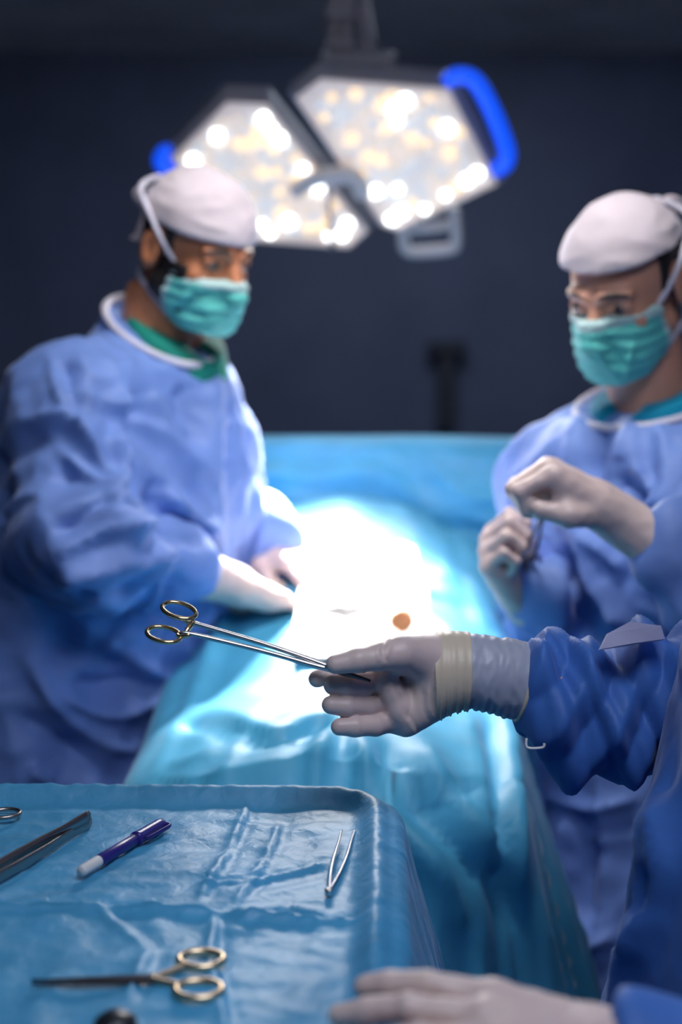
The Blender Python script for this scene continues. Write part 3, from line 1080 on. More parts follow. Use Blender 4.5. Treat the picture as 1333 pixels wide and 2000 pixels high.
def make_person(label, spine, yaw, tab, arms, head_c, head_rot, neck, skin, scrub, gown_mat, folds, cap_shape=(0, 0), beard=False, brow=True, gown_h=0.0068, hair_back=True, collar_tilt=0.35, gown_arms=('r', 'l'), seed=0, hs_=1.0, mask_top=-0.006, brim=0.04, lines=(), crown=0.088, mask_lines=()):
    """arms: {'r': (shoulder, elbow, wrist), 'l': ...}; neck: base of the neck"""
    Rm = rot(*head_rot) * hs_
    hc = np.asarray(head_c)
    yw = R(yaw)
    front = np.array([math.sin(yw), -math.cos(yw), 0])
    left = np.array([math.cos(yw), math.sin(yw), 0])
    # --- body: head with face, neck, trunk, arms, legs
    neck = np.asarray(neck)
    nk = Rm.T @ (neck - hc) / hs_ ** 2
    def hs(p):
        d = head_sdf(p)
        return smin(d, rc(p, (0, 0.030, -0.055), nk, 0.056, 0.060), 0.02)
    V1, Q1 = nets(hs, np.minimum(np.array([-0.12, -0.15, -0.14]), nk - 0.08), np.maximum(np.array([0.12, 0.13, 0.14]), nk + 0.08), 0.0036)
    V1 = xf(V1, hc, Rm)
    pel = np.array([spine[1][0], spine[1][1], 0.86])
    inner = [(t[0], max(t[1] - 0.06, 0.045), max(t[2] - 0.06, 0.045)) for t in tab if t[0] > 0.75]
    inner[0] = (0.80, 0.15, 0.12)
    def bs(p):
        d = torso_sdf(p, spine, yaw, inner)
        for k in arms:
            s, e, w = arms[k]
            d = smin(d, rc(p, s, e, 0.047, 0.040), 0.03)
            d = smin(d, rc(p, e, w, 0.038, 0.024), 0.02)
        for sg in (-1, 1):
            hip, knee, ank = pel + left * 0.09 * sg, pel + left * 0.10 * sg + front * 0.03 - np.array([0, 0, 0.40]), pel + left * 0.10 * sg - np.array([0, 0, 0.77])
            d = smin(d, rc(p, hip, knee, 0.085, 0.055), 0.03)
            d = smin(d, rc(p, knee, ank, 0.054, 0.036), 0.02)
            d = smin(d, rc(p, ank - np.array([0, 0, 0.035]), ank + front * 0.16 - np.array([0, 0, 0.05]), 0.036, 0.026), 0.02)
        return d
    allp = [x for k in arms for x in arms[k]] + [neck, pel + 0.2, pel - 0.2, pel * np.array([1, 1, 0]) + np.array([0, 0, 0.04]), pel + front * 0.2]
    lo, hi = bounds(allp, 0.09)
    lo[2] = 0.0
    V2, Q2 = nets(bs, lo, hi, 0.016)
    body = mesh_obj('person', np.vstack([V1, V2]), np.vstack([Q1, Q2 + len(V1)]), skin)
    tag(body, label, 'person')
    # --- trousers and shoes
    def ts(p):
        d = None
        for sg in (-1, 1):
            hip, knee, ank = pel + left * 0.09 * sg, pel + left * 0.10 * sg + front * 0.03 - np.array([0, 0, 0.40]), pel + left * 0.10 * sg - np.array([0, 0, 0.75])
            e = smin(rc(p, hip, knee, 0.105, 0.082), rc(p, knee, ank, 0.080, 0.072), 0.03)
            d = e if d is None else smin(d, e, 0.03)
        return np.maximum(d, 0.12 - p[..., 2])
    V, Q = nets(ts, pel - np.array([0.32, 0.32, 0.80]), pel + np.array([0.32, 0.32, 0.15]), 0.016)
    mesh_obj('trousers', V, Q, M['trousers'], body)
    for sg in (-1, 1):
        ank = pel + left * 0.10 * sg - np.array([0, 0, 0.77])
        def ss(p):
            d = smin(rc(p, ank - np.array([0, 0, 0.02]) - front * 0.03, ank + front * 0.15 - np.array([0, 0, 0.03]), 0.052, 0.044), rc(p, ank, ank + np.array([0, 0, 0.03]), 0.05, 0.05), 0.03)
            return np.maximum(d, 0.004 - p[..., 2])
        V, Q = nets(ss, ank - np.array([0.28, 0.28, 0.10]), ank + np.array([0.28, 0.28, 0.10]), 0.010)
        mesh_obj('shoe', V, Q, M['white_plastic'], body)
    # --- gown
    nt_ = unit(np.array([0, 0, 1.0]) + front * collar_tilt)
    ring_c = neck + np.array([0, 0, 0.0])
    def gs(p):
        d = torso_sdf(p, spine, yaw, tab)
        if 'r' in arms and 'l' in arms:
            d = smin(d, rc(p, arms['r'][0], arms['l'][0], 0.085, 0.085), 0.06)
        for k in gown_arms:
            s, e, w = arms[k]
            d = smin(d, rc(p, s, e, 0.092, 0.083), 0.03)
            d = smin(d, rc(p, e, w, 0.080, 0.056), 0.02)
        d = smax(d, (p - ring_c.astype(np.float32)) @ nt_.astype(np.float32), 0.006)
        return d
    pts = [np.array(s) + o for s in spine for o in (np.array([0.2, 0.2, 0]), np.array([-0.2, -0.2, 0]))] + [x for k in gown_arms for x in arms[k]] + [neck]
    lo, hi = bounds(pts, 0.13)
    lo[2] = tab[0][0] - 0.03
    V, Q = nets(gs, lo, hi, gown_h)
    N = normals(V, Q)
    lx, ly = torso_local(V, spine, yaw)
    amp_v, amp_b, amp_a, amp_s = folds
    q = np.stack([lx * 8.0, ly * 8.0, V[:, 2] * 1.6], 1) + seed
    up = np.clip((V[:, 2] - (neck[2] - 0.08)) / 0.10, 0, 1)
    D = (1 - up) * (amp_v * (ridge(q) - 0.4) + amp_b * perlin(V * 5.5 + seed) * 1.6 + amp_b * 0.6 * (ridge(V * np.array([9, 9, 5.0]) + seed + 8) - 0.4))
    for k in gown_arms:
        s, e, w = (np.asarray(a) for a in arms[k])
        wt = np.zeros(len(V))
        for a, b in ((s, e), (e, w)):
            ba = b - a
            t = np.clip(((V - a) @ ba) / (ba @ ba), 0, 1)
            dist = np.linalg.norm(V - a - t[:, None] * ba, axis=1)
            wt = np.maximum(wt, np.clip((0.135 - dist) / 0.03, 0, 1) * np.clip(t * 3.0 + (0.25 if a is e else -0.2), 0, 1))
        dirs = unit(w - e)
        dirs2 = unit(s - e)
        cc = np.where((((V - e) @ dirs) > ((V - e) @ dirs2))[:, None], dirs, dirs2)
        along = ((V - e) * cc).sum(1)
        qq = np.stack([along * 17, (V @ np.array([0.6, 0.3, 0.7])) * 7, (V @ np.array([-0.5, 0.8, 0.2])) * 5], 1) + seed + 3
        D = D * (1 - 0.5 * wt) + wt * amp_a * (ridge(qq) - 0.35 + 0.7 * perlin(qq * 0.5 + 2))
    D += amp_s * (ridge(V * 22 + seed) - 0.4)
    if lines:
        D += 1.55 * fold_lines(V, N, lines) * (1 - up)
    gown = mesh_obj('gown', V + N * D[:, None], Q, gown_mat, body)
    # --- collar trim and scrub neckline
    a = np.linspace(0, 2 * math.pi, 40, endpoint=False)
    e1, e2 = left, unit(np.cross(nt_, left))
    rr = []
    for an in a:
        dv = e1 * math.cos(an) + e2 * math.sin(an)
        # march outwards to the gown edge
        rs = np.linspace(0.03, 0.20, 70)
        pp = (ring_c - nt_ * 0.004 + rs[:, None] * dv).astype(np.float32)
        dd = torso_sdf(pp, spine, yaw, tab)
        if 'r' in arms and 'l' in arms:
            dd = smin(dd, rc(pp, arms['r'][0], arms['l'][0], 0.085, 0.085), 0.06)
        k = np.argmax(dd > 0) if (dd > 0).any() else 40
        rr.append(min(rs[k] + 0.004, 0.104))
    rr = np.array(rr)
    rr = (rr + np.roll(rr, 1) + np.roll(rr, -1)) / 3
    ringp = np.array([ring_c + nt_ * 0.003 + (e1 * math.cos(an) + e2 * math.sin(an)) * r_ for an, r_ in zip(a, rr)])
    mesh_obj('collar', *tube(ringp, 0.0060, 8, closed=True), M['trim'], gown)
    def sc(p):
        d = rc(p, neck - np.array([0, 0, 0.05]), neck + (hc - neck) * 0.18, 0.090, 0.072)
        d = smax(d, (p - (neck + nt_ * 0.016).astype(np.float32)) @ nt_.astype(np.float32), 0.004)
        return smax(d, -rc(p, neck + front * 0.05 + nt_ * 0.04, neck + front * 0.085 - nt_ * 0.03, 0.045, 0.020), 0.004)
    V, Q = nets(sc, neck - 0.13, neck + 0.13, 0.006)
    mesh_obj('scrub_shirt', V, Q, scrub, body)
    # --- cap with folded brim and ties (head coordinates)
    bz, tilt = brim + cap_shape[0], cap_shape[1]
    def cs(p):
        edge = bz - p[..., 2] + tilt * p[..., 1]
        cr_ = ell(p, (0, -0.003, 0.040), (0.086, 0.098, crown))
        low = head_base(p) - 0.010
        d = smin(cr_, low, 0.012)
        d = smin(d, smax(head_base(p) - 0.0120, np.abs(edge + 0.017) - 0.017, 0.004), 0.004)
        return smax(d, edge, 0.003)
    V, Q = nets(cs, (-0.13, -0.14, -0.12), (0.13, 0.16, 0.17), 0.004)
    N = normals(V, Q)
    V = V + N * (0.0022 * (ridge(V * np.array([14, 14, 30.0]) + seed) - 0.4) + 0.003 * perlin(V * 16 + seed))[:, None]
    cap = mesh_obj('cap', xf(V, hc, Rm), Q, M['cap'], body)
    tb = np.array([0, 0.106, bz + tilt * 0.11 + 0.012])
    for sg in (-1, 1):
        lp = spline([tb, tb + np.array([sg * 0.022, 0.016, 0.016]), tb + np.array([sg * 0.034, 0.030, 0.002]), tb + np.array([sg * 0.016, 0.020, -0.014]), tb], 26)
        mesh_obj('tie_loop', *tube(xf(lp, hc, Rm), 0.0052, 8), M['cap'], cap)
        ln = spline([tb, tb + np.array([sg * 0.012, 0.018, -0.03]), tb + np.array([sg * 0.022, 0.016, -0.075])], 14)
        mesh_obj('tie_end', *tube(xf(ln, hc, Rm), [0.005] * (len(ln) - 2) + [0.010, 0.012], 8), M['cap'], cap)
    # --- mask
    def mk(p):
        d = head_base(p) - 0.009
        d = smin(d, rc(p, (0, -0.104, -0.004), (0, -0.117, -0.045), 0.016, 0.020), 0.03)
        d = smin(d, ell(p, (0, -0.060, -0.075), (0.058, 0.056, 0.050)), 0.02)
        top = p[..., 2] - (mask_top - 0.10 * np.abs(p[..., 0]))
        d = smax(d, top, 0.003)
        d = smax(d, -0.118 - p[..., 2], 0.004)
        d = smax(d, p[..., 1] + 0.022 + 0.20 * (p[..., 2] + 0.06), 0.003)
        return d
    V, Q = nets(mk, (-0.11, -0.17, -0.15), (0.11, 0.03, 0.03), 0.003)
    N = normals(V, Q)
    fz = V[:, 2] + 0.35 * np.abs(V[:, 0])
    V2_ = V + N * (0.0016 * tri(fz / 0.019) * (V[:, 2] < -0.02) + 0.0018 * (ridge(V * np.array([22, 22, 34.0]) + seed) - 0.4))[:, None]
    fc = V[Q].mean(1)
    slot = ((fc[:, 2] > mask_top - 0.010 - 0.10 * np.abs(fc[:, 0])) | (fc[:, 1] + 0.022 + 0.20 * (fc[:, 2] + 0.06) > -0.011)).astype(int)
    W_ = xf(V2_, hc, Rm)
    if mask_lines:
        Nw = normals(W_, Q)
        W_ = W_ + Nw * fold_lines(W_, Nw, mask_lines)[:, None]
    mask = mesh_obj('mask', W_, Q, None, body, slots=[M['mask'], M['mask_edge']], face_slot=slot)
    for sg in (-1, 1):
        up_ = spline([(sg * 0.062, -0.034, -0.020), (sg * 0.078, -0.012, 0.006), (sg * 0.087, 0.022, 0.040), (sg * 0.070, 0.085, 0.075), (0, 0.128, 0.085)], 24)
        dn_ = spline([(sg * 0.050, -0.022, -0.105), (sg * 0.064, 0.02, -0.078), (sg * 0.056, 0.062, -0.062), (0, 0.094, -0.052)], 20)
        mesh_obj('strap', *tube(xf(up_, hc, Rm), 0.0042, 6), M['trim'], mask)
        mesh_obj('strap', *tube(xf(dn_, hc, Rm), 0.0036, 6), M['trim'], mask)
    # --- eyes, brows, hair
    for sg in (-1, 1):
        c = np.array([sg * 0.032, -0.0805, 0.001])
        v, f = lathe(c, (0, -1, 0), [(0.0005, -0.0115), (0.008, -0.0085), (0.0115, 0), (0.0105, 0.005), (0.0078, 0.0085), (0.004, 0.0108), (0.0004, 0.0115)], 16)
        eye = mesh_obj('eye', xf(v, hc, Rm), f, M['eye'], body)
        v, f = lathe(c + np.array([0, -0.0088, 0]), (0, -1, -0.25), [(0.0062, 0), (0.0058, 0.0018), (0.003, 0.0030), (0.0003, 0.0034)], 14)
        mesh_obj('iris', xf(v, hc, Rm), f, M['iris'], eye)
        if brow:
            bp_ = spline([(sg * 0.013, -0.1015, 0.0235), (sg * 0.030, -0.0965, 0.0265), (sg * 0.050, -0.081, 0.0205)], 12)
            mesh_obj('eyebrow', *tube(xf(bp_, hc, Rm), [0.0026] * 5 + [0.0034] * 4 + [0.0024] * (len(bp_) - 9), 6), M['hair'], body)
    def hr_(p):
        d = head_base(p) - 0.0055
        reg = smax(p[..., 2] - (bz + tilt * p[..., 1] + 0.006), -(p[..., 1] - (-0.022)), 0.004)
        reg = smax(reg, -0.085 - p[..., 2], 0.004)
        ear = np.minimum(ell(p, (0.085, 0.012, -0.004), (0.03, 0.026, 0.040)), ell(p, (-0.085, 0.012, -0.004), (0.03, 0.026, 0.040)))
        low = np.where(p[..., 1] > 0.03, -1.0, -0.012 - p[..., 2])
        return smax(smax(smax(d, reg, 0.003), -ear, 0.003), low.astype(np.float32), 0.004)
    V, Q = nets(hr_, (-0.11, -0.05, -0.12), (0.11, 0.14, 0.10), 0.004)
    mesh_obj('hair', xf(V, hc, Rm), Q, M['hair'], body)
    if beard:
        def bd(p):
            d = smin(head_base(p) - 0.0075, rc(p, (-0.03, -0.07, -0.105), (0.03, -0.07, -0.105), 0.02, 0.02), 0.02)
            d = smax(d, p[..., 2] - (-0.012), 0.004)
            d = smax(d, p[..., 1] - 0.012 + 0.25 * (p[..., 2] + 0.05), 0.004)
            d = smax(d, -0.125 - p[..., 2], 0.004)
            fr = smax(-0.062 - p[..., 1], p[..., 2] + 0.045, 0.004)
            cheek = ell(p, (0.0, -0.11, -0.01), (0.10, 0.062, 0.05))
            return smax(d, -cheek, 0.004)
        V, Q = nets(bd, (-0.10, -0.13, -0.15), (0.10, 0.04, 0.02), 0.004)
        mesh_obj('beard', xf(V, hc, Rm), Q, M['hair'], body)
    return body, gown


# ---- left surgeon, near arm reaching over the field
ls_r = (P(150, 788, 2.04), P(172, 1065, 1.90), P(322, 1112, 1.985))
ls_l = (P(360, 790, 2.34), P(392, 975, 2.42), P(500, 1050, 2.27))
ls_spine = [(-0.57, 2.11, 0.0), (-0.49, 2.12, 0.85), (-0.375, 2.15, 1.10), (-0.335, 2.16, 1.30), (-0.30, 2.165, 1.43), (-0.275, 2.16, 1.6)]
surgeon_a, gown_a = make_person('bearded surgeon in blue gown, white cap and mint mask leaning in on the left', ls_spine, 52, GOWN_TAB, {'r': ls_r, 'l': ls_l},
    P(382, 486, 2.13), (48, 20, 0), P(332, 652, 2.17), M['skin_tan'], M['scrub_green'], M['gown'], (0.020, 0.017, 0.028, 0.004), beard=True, mask_lines=[([(352, 600), (385, 580), (450, 590)], 6, -0.005), ([(330, 612), (360, 605), (400, 618)], 6, -0.005), ([(375, 565), (420, 560), (455, 568)], 5, 0.003), ([(345, 590), (380, 568), (400, 545)], 5, 0.004), ([(340, 630), (390, 640), (440, 625)], 8, 0.004)], lines=[
        ([(95, 690), (130, 795), (165, 845), (215, 920), (240, 960)], 9, 0.012), ([(150, 680), (200, 810), (235, 880), (246, 960)], 9, 0.012),
        ([(240, 770), (250, 880), (242, 950)], 10, 0.014), ([(125, 885), (200, 940), (242, 962)], 9, 0.012), ([(120, 1078), (200, 1040), (290, 1032)], 10, 0.012),
        ([(115, 1040), (165, 1005), (215, 980)], 11, -0.015), ([(165, 720), (195, 790), (222, 862)], 10, -0.014), ([(122, 705), (140, 795), (150, 830)], 10, -0.012),
        ([(262, 780), (255, 860), (262, 940), (285, 1000)], 16, -0.026), ([(355, 750), (370, 810), (380, 870)], 14, -0.012), ([(305, 760), (330, 830), (400, 930)], 14, 0.010),
        ([(450, 830), (440, 920)], 12, -0.010), ([(290, 960), (340, 990), (390, 1040)], 12, 0.014), ([(280, 1010), (330, 1040), (400, 1075)], 12, -0.012),
        ([(130, 1120), (220, 1105), (330, 1080)], 11, 0.012), ([(140, 1150), (240, 1150), (330, 1130)], 12, -0.012),
        ([(125, 1355), (200, 1395), (300, 1360), (350, 1320)], 12, 0.016), ([(150, 1335), (215, 1345), (270, 1325)], 14, -0.016), ([(200, 1260), (260, 1290), (350, 1340)], 13, 0.014),
        ([(90, 1240), (170, 1275), (250, 1300)], 14, -0.014), ([(60, 1290), (110, 1380), (180, 1440), (250, 1460)], 12, 0.013), ([(40, 1400), (120, 1450), (200, 1510)], 14, -0.014),
        ([(330, 1200), (345, 1260), (360, 1330)], 12, 0.012), ([(60, 1500), (100, 1530)], 14, 0.014)], collar_tilt=0.6, hs_=0.885, mask_top=-0.020, brim=0.036, seed=1.7)
ch, pm = hand_model(P(438, 1136, 2.04), P(610, 1190, 2.12) - P(438, 1136, 2.04), np.array([0.15, 0.1, -1.0]), 1, (0.15, 0.2, 0.25, 0.3), 0.4, scale=1.1, cuff=P(355, 1118, 2.0))
make_glove('glove', ch, pm, M['glove'], surgeon_a, 0.003, seed=2)
ch, pm = hand_model(P(512, 1058, 2.26), P(620, 1125, 2.17) - P(512, 1058, 2.26), np.array([0.1, -0.3, -1.0]), -1, (0.3, 0.35, 0.4, 0.45), 0.5, cuff=P(497, 1042, 2.29))
make_glove('glove', ch, pm, M['glove'], surgeon_a, 0.003, seed=4)

# ---- right surgeon, hands raised with a suture
rs_r = (P(1162, 906, 2.20), P(1185, 1190, 2.12), P(1050, 1165, 1.94))
rs_l = (P(1432, 928, 1.90), P(1470, 1220, 1.74), P(1345, 1105, 1.70))
rs_spine = [(0.50, 2.10, 0.0), (0.495, 2.09, 0.85), (0.475, 2.08, 1.05), (0.455, 2.06, 1.22), (0.43, 2.04, 1.36), (0.42, 2.03, 1.6)]
rs_tab = [(z if z < 0.9 else z - 0.06, a, b) for z, a, b in GOWN_TAB]
LID = 0.0025
surgeon_b, gown_b = make_person('surgeon in a pale blue gown on the right looking down at two raised gloved hands', rs_spine, -46, rs_tab, {'r': rs_r, 'l': rs_l},
    P(1224, 556, 1.97), (-41, 25, 2), P(1268, 785, 2.02), M['skin'], M['scrub_blue'], M['gown'], (0.020, 0.015, 0.026, 0.004), seed=9.1, hs_=0.915, crown=0.084, lines=[
        ([(1245, 911), (1275, 950), (1302, 983), (1250, 1005)], 8, 0.012), ([(1215, 940), (1250, 960), (1270, 985)], 14, -0.012), ([(1082, 1009), (1166, 1048), (1225, 1112)], 8, 0.012),
        ([(1147, 1051), (1173, 1132), (1225, 1223)], 11, 0.016), ([(1134, 1060), (1127, 1165), (1140, 1220)], 13, -0.015), ([(1080, 1100), (1090, 1180), (1080, 1250)], 13, 0.012),
        ([(1140, 800), (1120, 900), (1125, 980)], 13, 0.010), ([(1185, 830), (1170, 900), (1165, 960)], 13, -0.012), ([(1230, 830), (1215, 900)], 13, 0.010), ([(1290, 830), (1310, 920), (1320, 1000)], 12, 0.012),
        ([(1060, 1548), (1152, 1576), (1236, 1564)], 9, 0.012), ([(1080, 1772), (1164, 1836), (1200, 1824)], 9, 0.012), ([(1110, 1600), (1090, 1690), (1085, 1770)], 14, 0.012), ([(1160, 1640), (1150, 1740), (1160, 1800)], 16, -0.014), ([(1090, 1850), (1085, 1960)], 14, 0.012)], mask_top=-0.008, brim=0.058, mask_lines=[([(1159, 622), (1163, 680), (1213, 742)], 7, 0.005), ([(1186, 662), (1205, 690), (1218, 715)], 8, -0.006), ([(1236, 670), (1230, 700), (1222, 735)], 5, 0.005), ([(1180, 640), (1230, 630), (1285, 615)], 6, -0.004), ([(1175, 625), (1230, 612), (1290, 598)], 5, 0.003)])
ch, pm = hand_model(P(1190, 1000, 1.70), P(1085, 925, 1.69) - P(1190, 1000, 1.70), np.array([-0.65, 0.1, -0.75]), 1, (1.3, 1.4, 1.4, 1.4), 0.75, scale=1.02, cuff=P(1300, 1072, 1.70))
make_glove('glove', ch, pm, M['glove'], surgeon_b, 0.003, seed=6)
ch, pm = hand_model(P(1016, 1158, 1.93), P(955, 1065, 1.90) - P(1016, 1158, 1.93), np.array([0.85, -0.15, -0.2]), 1, (1.3, 1.4, 1.4, 1.4), 0.8, cuff=P(1056, 1178, 1.945))
make_glove('glove', ch, pm, M['glove'], surgeon_b, 0.003, seed=8)

# ---- scrub nurse at the right edge, seen only as an arm, a hand and the front of the gown
nu_spine = [(0.44, 1.13, 0.0), (0.44, 1.13, 0.85), (0.45, 1.13, 1.10), (0.475, 1.13, 1.30), (0.49, 1.13, 1.42), (0.50, 1.13, 1.6)]
nu_r = (np.array([0.50, 1.32, 1.36]), P(1400, 1390, 1.36), P(1040, 1325, 1.312))
nu_l = (np.array([0.50, 0.93, 1.36]), np.array([0.46, 0.76, 1.06]), P(1340, 2120, 0.83))
nu_tab = [(z - 0.03 if z > 0.9 else z, a, b) for z, a, b in GOWN_TAB]
nurse, gown_n = make_person('assistant in a deep blue gown at the right edge holding out the needle holder', nu_spine, -84, nu_tab, {'r': nu_r, 'l': nu_l},
    np.array([0.47, 1.12, 1.60]), (-80, 15, 0), np.array([0.495, 1.13, 1.455]), M['skin'], M['scrub_blue'], M['gown_near'], (0.012, 0.008, 0.014, 0.002), gown_arms=('l',), gown_h=0.0075, seed=5.5, lines=[
        ([(1318, 1160), (1295, 1300), (1268, 1460), (1262, 1560)], 16, 0.012), ([(1330, 1300), (1305, 1420), (1290, 1560)], 16, -0.014),
        ([(1290, 1560), (1272, 1700), (1262, 1800), (1240, 1880), (1215, 1990)], 13, 0.014), ([(1305, 1560), (1318, 1680), (1290, 1800), (1260, 1880)], 13, 0.012),
        ([(1250, 1640), (1235, 1780), (1225, 1860)], 14, -0.014), ([(1290, 1700), (1280, 1790)], 14, -0.014)])

# the sleeve of the reaching arm: crisp faceted folds
def px_ring(x, top, bot, depth, thick, m=44, tilt=0.0):
    c = P(x, (top + bot) / 2, depth)
    up = (P(x + tilt, top, depth) - P(x - tilt, bot, depth)) / 2
    back = np.array([0, 1, 0.0]) * thick
    a = np.linspace(0, 2 * math.pi, m, endpoint=False)
    return c + np.cos(a)[:, None] * up + np.sin(a)[:, None] * back


SL = [(1014, 1266, 1396, 0.030, 14), (1024, 1246, 1424, 0.042, 14), (1060, 1242, 1484, 0.055, 10), (1105, 1252, 1516, 0.060, 6), (1160, 1262, 1530, 0.062, 0), (1205, 1256, 1524, 0.064, 0), (1250, 1240, 1508, 0.066, 0), (1310, 1236, 1494, 0.068, 0), (1370, 1240, 1480, 0.070, 0), (1430, 1240, 1470, 0.072, 0)]
sx = [s[0] for s in SL]
m_, rings = 64, []
for x in np.linspace(1014, 1430, 84):
    g = lambda k: np.interp(x, sx, [s[k] for s in SL])
    rings.append(px_ring(x, g(1), g(2), 1.322 + (x - 1014) * 0.00010, g(3), m_, g(4)))
rings = np.array(rings)
cen = rings.mean(1, keepdims=True)
Nn = rings - cen
Nn /= np.linalg.norm(Nn, axis=2, keepdims=True)
uu = np.linspace(0, 1, 84)[:, None]
aa = np.linspace(0, 1, m_, endpoint=False)[None, :]
env = np.clip(uu / 0.05, 0, 1)
wob = 0.10 * np.sin(2 * math.pi * (aa * 2 + uu * 1.3))
f1 = tri(uu * 3.1 + aa * 2.0 + wob + 0.2)
f2 = tri(uu * 4.3 - aa * 3.0 + 0.15 * np.sin(2 * math.pi * aa * 2) + 0.55)
f3 = tri(uu * 8.3 + aa * 5.0 + wob * 2)
disp = env * (0.0090 * f1 + 0.0075 * f2 + 0.0032 * f3)
rings = rings + Nn * disp[:, :, None]
V, F = loft(list(rings), cap=False)
sleeve = mesh_obj('sleeve', V, F, M['gown_near'], nurse)
sleeve['label'] = 'crisp folded blue sleeve with a knitted cuff under the glove'
mod = sleeve.modifiers.new('thickness', 'SOLIDIFY')
mod.thickness = 0.0012
# turned-up pale flap and the little white tag at the cuff
fl = [P(1174, 1268, 1.272), P(1190, 1236, 1.284), P(1232, 1214, 1.296), P(1292, 1222, 1.298), P(1300, 1248, 1.285), P(1240, 1256, 1.268)]
c = np.mean(fl, 0)
V = np.array(fl + [q + np.array([0, 0.012, -0.004]) for q in fl])
F = [(0, 1, 2, 3, 4, 5), (11, 10, 9, 8, 7, 6)] + [(i, (i + 1) % 6, 6 + (i + 1) % 6, 6 + i) for i in range(6)]
mesh_obj('flap', V, F, M['lining'], sleeve, smooth=False)
tg = [P(1029, 1442, 1.262), P(1031, 1460, 1.260), P(1060, 1460, 1.258), P(1064, 1452, 1.258)]
mesh_obj('stitched_tag', *tube(spline(tg, 18), 0.0012, 8), M['white_plastic'], sleeve)

# the gloved right hand, joints read from the photograph at their own depths
def chain(*pts):
    return [(P(x, y, d), r) for x, y, d, r in pts]


hand = [
    chain((768, 1290, 1.325, 0.0105), (694, 1296, 1.302, 0.0092), (652, 1315, 1.290, 0.0092), (620, 1326, 1.284, 0.0082)),
    chain((760, 1328, 1.316, 0.0112), (708, 1339, 1.286, 0.0108), (676, 1339, 1.277, 0.0105), (652, 1338, 1.275, 0.0094)),
    chain((764, 1372, 1.310, 0.0108), (718, 1380, 1.284, 0.0102), (678, 1379, 1.272, 0.0098), (647, 1377, 1.268, 0.0086)),
    chain((782, 1404, 1.303, 0.0104), (734, 1417, 1.279, 0.0098), (694, 1419, 1.268, 0.0093), (663, 1420, 1.264, 0.0080)),
    chain((838, 1286, 1.296, 0.0200), (782, 1276, 1.274, 0.0158), (738, 1284, 1.263, 0.0122), (700, 1290, 1.256, 0.0108), (656, 1298, 1.253, 0.0088)),
]
palm = []
for i, (x, y, d) in enumerate([(775, 1296, 1.322), (768, 1330, 1.316), (772, 1368, 1.310), (788, 1402, 1.303)]):
    palm.append((P(872, 1296 + i * 12, 1.306), P(x, y, d), 0.0230, 0.0140))
palm += [(P(845, 1286, 1.300), P(790, 1284, 1.285), 0.0205, 0.016), (P(862, 1352, 1.300), P(800, 1396, 1.296), 0.020, 0.017), (P(900, 1310, 1.308), P(860, 1312, 1.306), 0.030, 0.028)]
fold_px = [(742, 1306, 1.292), (752, 1328, 1.286), (766, 1356, 1.284), (778, 1388, 1.284), (792, 1420, 1.288)]
fold_r = [0.0036, 0.0056, 0.0062, 0.0058, 0.0040]
for i in range(4):
    palm.append((P(*fold_px[i]), P(*fold_px[i + 1]), fold_r[i], fold_r[i + 1]))
gl = make_glove('glove', hand, palm, M['glove'], nurse, 0.0016, 0.00022, seed=3, lines=[
    ([(752, 1248), (748, 1270), (757, 1294)], 3, -0.0013), ([(764, 1246), (760, 1268), (750, 1300)], 3, 0.0012), ([(742, 1254), (738, 1272), (742, 1292)], 3, 0.0010),
    ([(795, 1310), (806, 1350), (800, 1400)], 4, -0.0016), ([(770, 1330), (786, 1368), (797, 1410)], 4, -0.0018), ([(812, 1436), (800, 1414), (790, 1400)], 3, 0.0010), ([(822, 1434), (808, 1410), (800, 1395)], 3, -0.0012),
    ([(852, 1404), (838, 1378), (838, 1345)], 3, 0.0013), ([(862, 1396), (850, 1372), (850, 1345)], 3, -0.0013), ([(842, 1412), (828, 1385), (826, 1350)], 3, -0.0010),
    ([(690, 1318), (692, 1336), (690, 1354)], 3, -0.0006), ([(694, 1360), (696, 1380), (694, 1398)], 3, -0.0006), ([(706, 1400), (709, 1418), (706, 1434)], 3, -0.0006)])
gl['label'] = 'thin off-white latex glove on the hand with the needle holder'
# glove cuff, band and rolled edge around the wrist
def cuff_rings(stations, m, grow, wr_fn, n=40):
    xs = [s[0] for s in stations]
    out = []
    for x in np.linspace(xs[0], xs[-1], n):
        g = lambda k: np.interp(x, xs, [s[k] for s in stations])
        r_ = px_ring(x, g(1), g(2), g(3), g(4), m, g(5))
        c = r_.mean(0)
        N_ = (r_ - c) / np.linalg.norm(r_ - c, axis=1)[:, None]
        out.append(r_ + N_ * (grow + wr_fn(x, np.linspace(0, 2 * math.pi, m, endpoint=False)))[:, None])
    return out


CS = [(838, 1252, 1402, 1.304, 0.032, 0), (862, 1240, 1397, 1.305, 0.033, 2), (885, 1238, 1386, 1.306, 0.033, 2), (915, 1240, 1381, 1.308, 0.033, 4), (955, 1245, 1388, 1.310, 0.033, 6), (1000, 1252, 1400, 1.314, 0.033, 12), (1030, 1262, 1404, 1.317, 0.033, 16)]
def w_band(x, a):
    b = np.clip(-np.cos(a), 0, 1) ** 1.0
    return (0.0009 * np.sin((x - 840) * 0.36 + 1.2 * np.sin(a * 2)) * (0.25 + b) + 0.0007 * b * np.sin((x - 840) * 0.9 + a * 3))
def w_cuff(x, a):
    b = np.clip(-np.cos(a), 0, 1)
    q = np.stack([np.full(len(a), x * 0.05), np.cos(a) * 2.2, np.sin(a) * 2.2], 1)
    return 0.0008 * b * np.sin(x * 0.42 + np.sin(a * 3)) + 0.0011 * ridge(q) + 0.0012 * perlin(q * 0.6 + 4)
V, F = loft(cuff_rings([s for s in CS if s[0] >= 885], 72, 0.0, w_cuff, 60), cap=True)
mesh_obj('glove_cuff', V, F, M['glove_cuff'], gl)
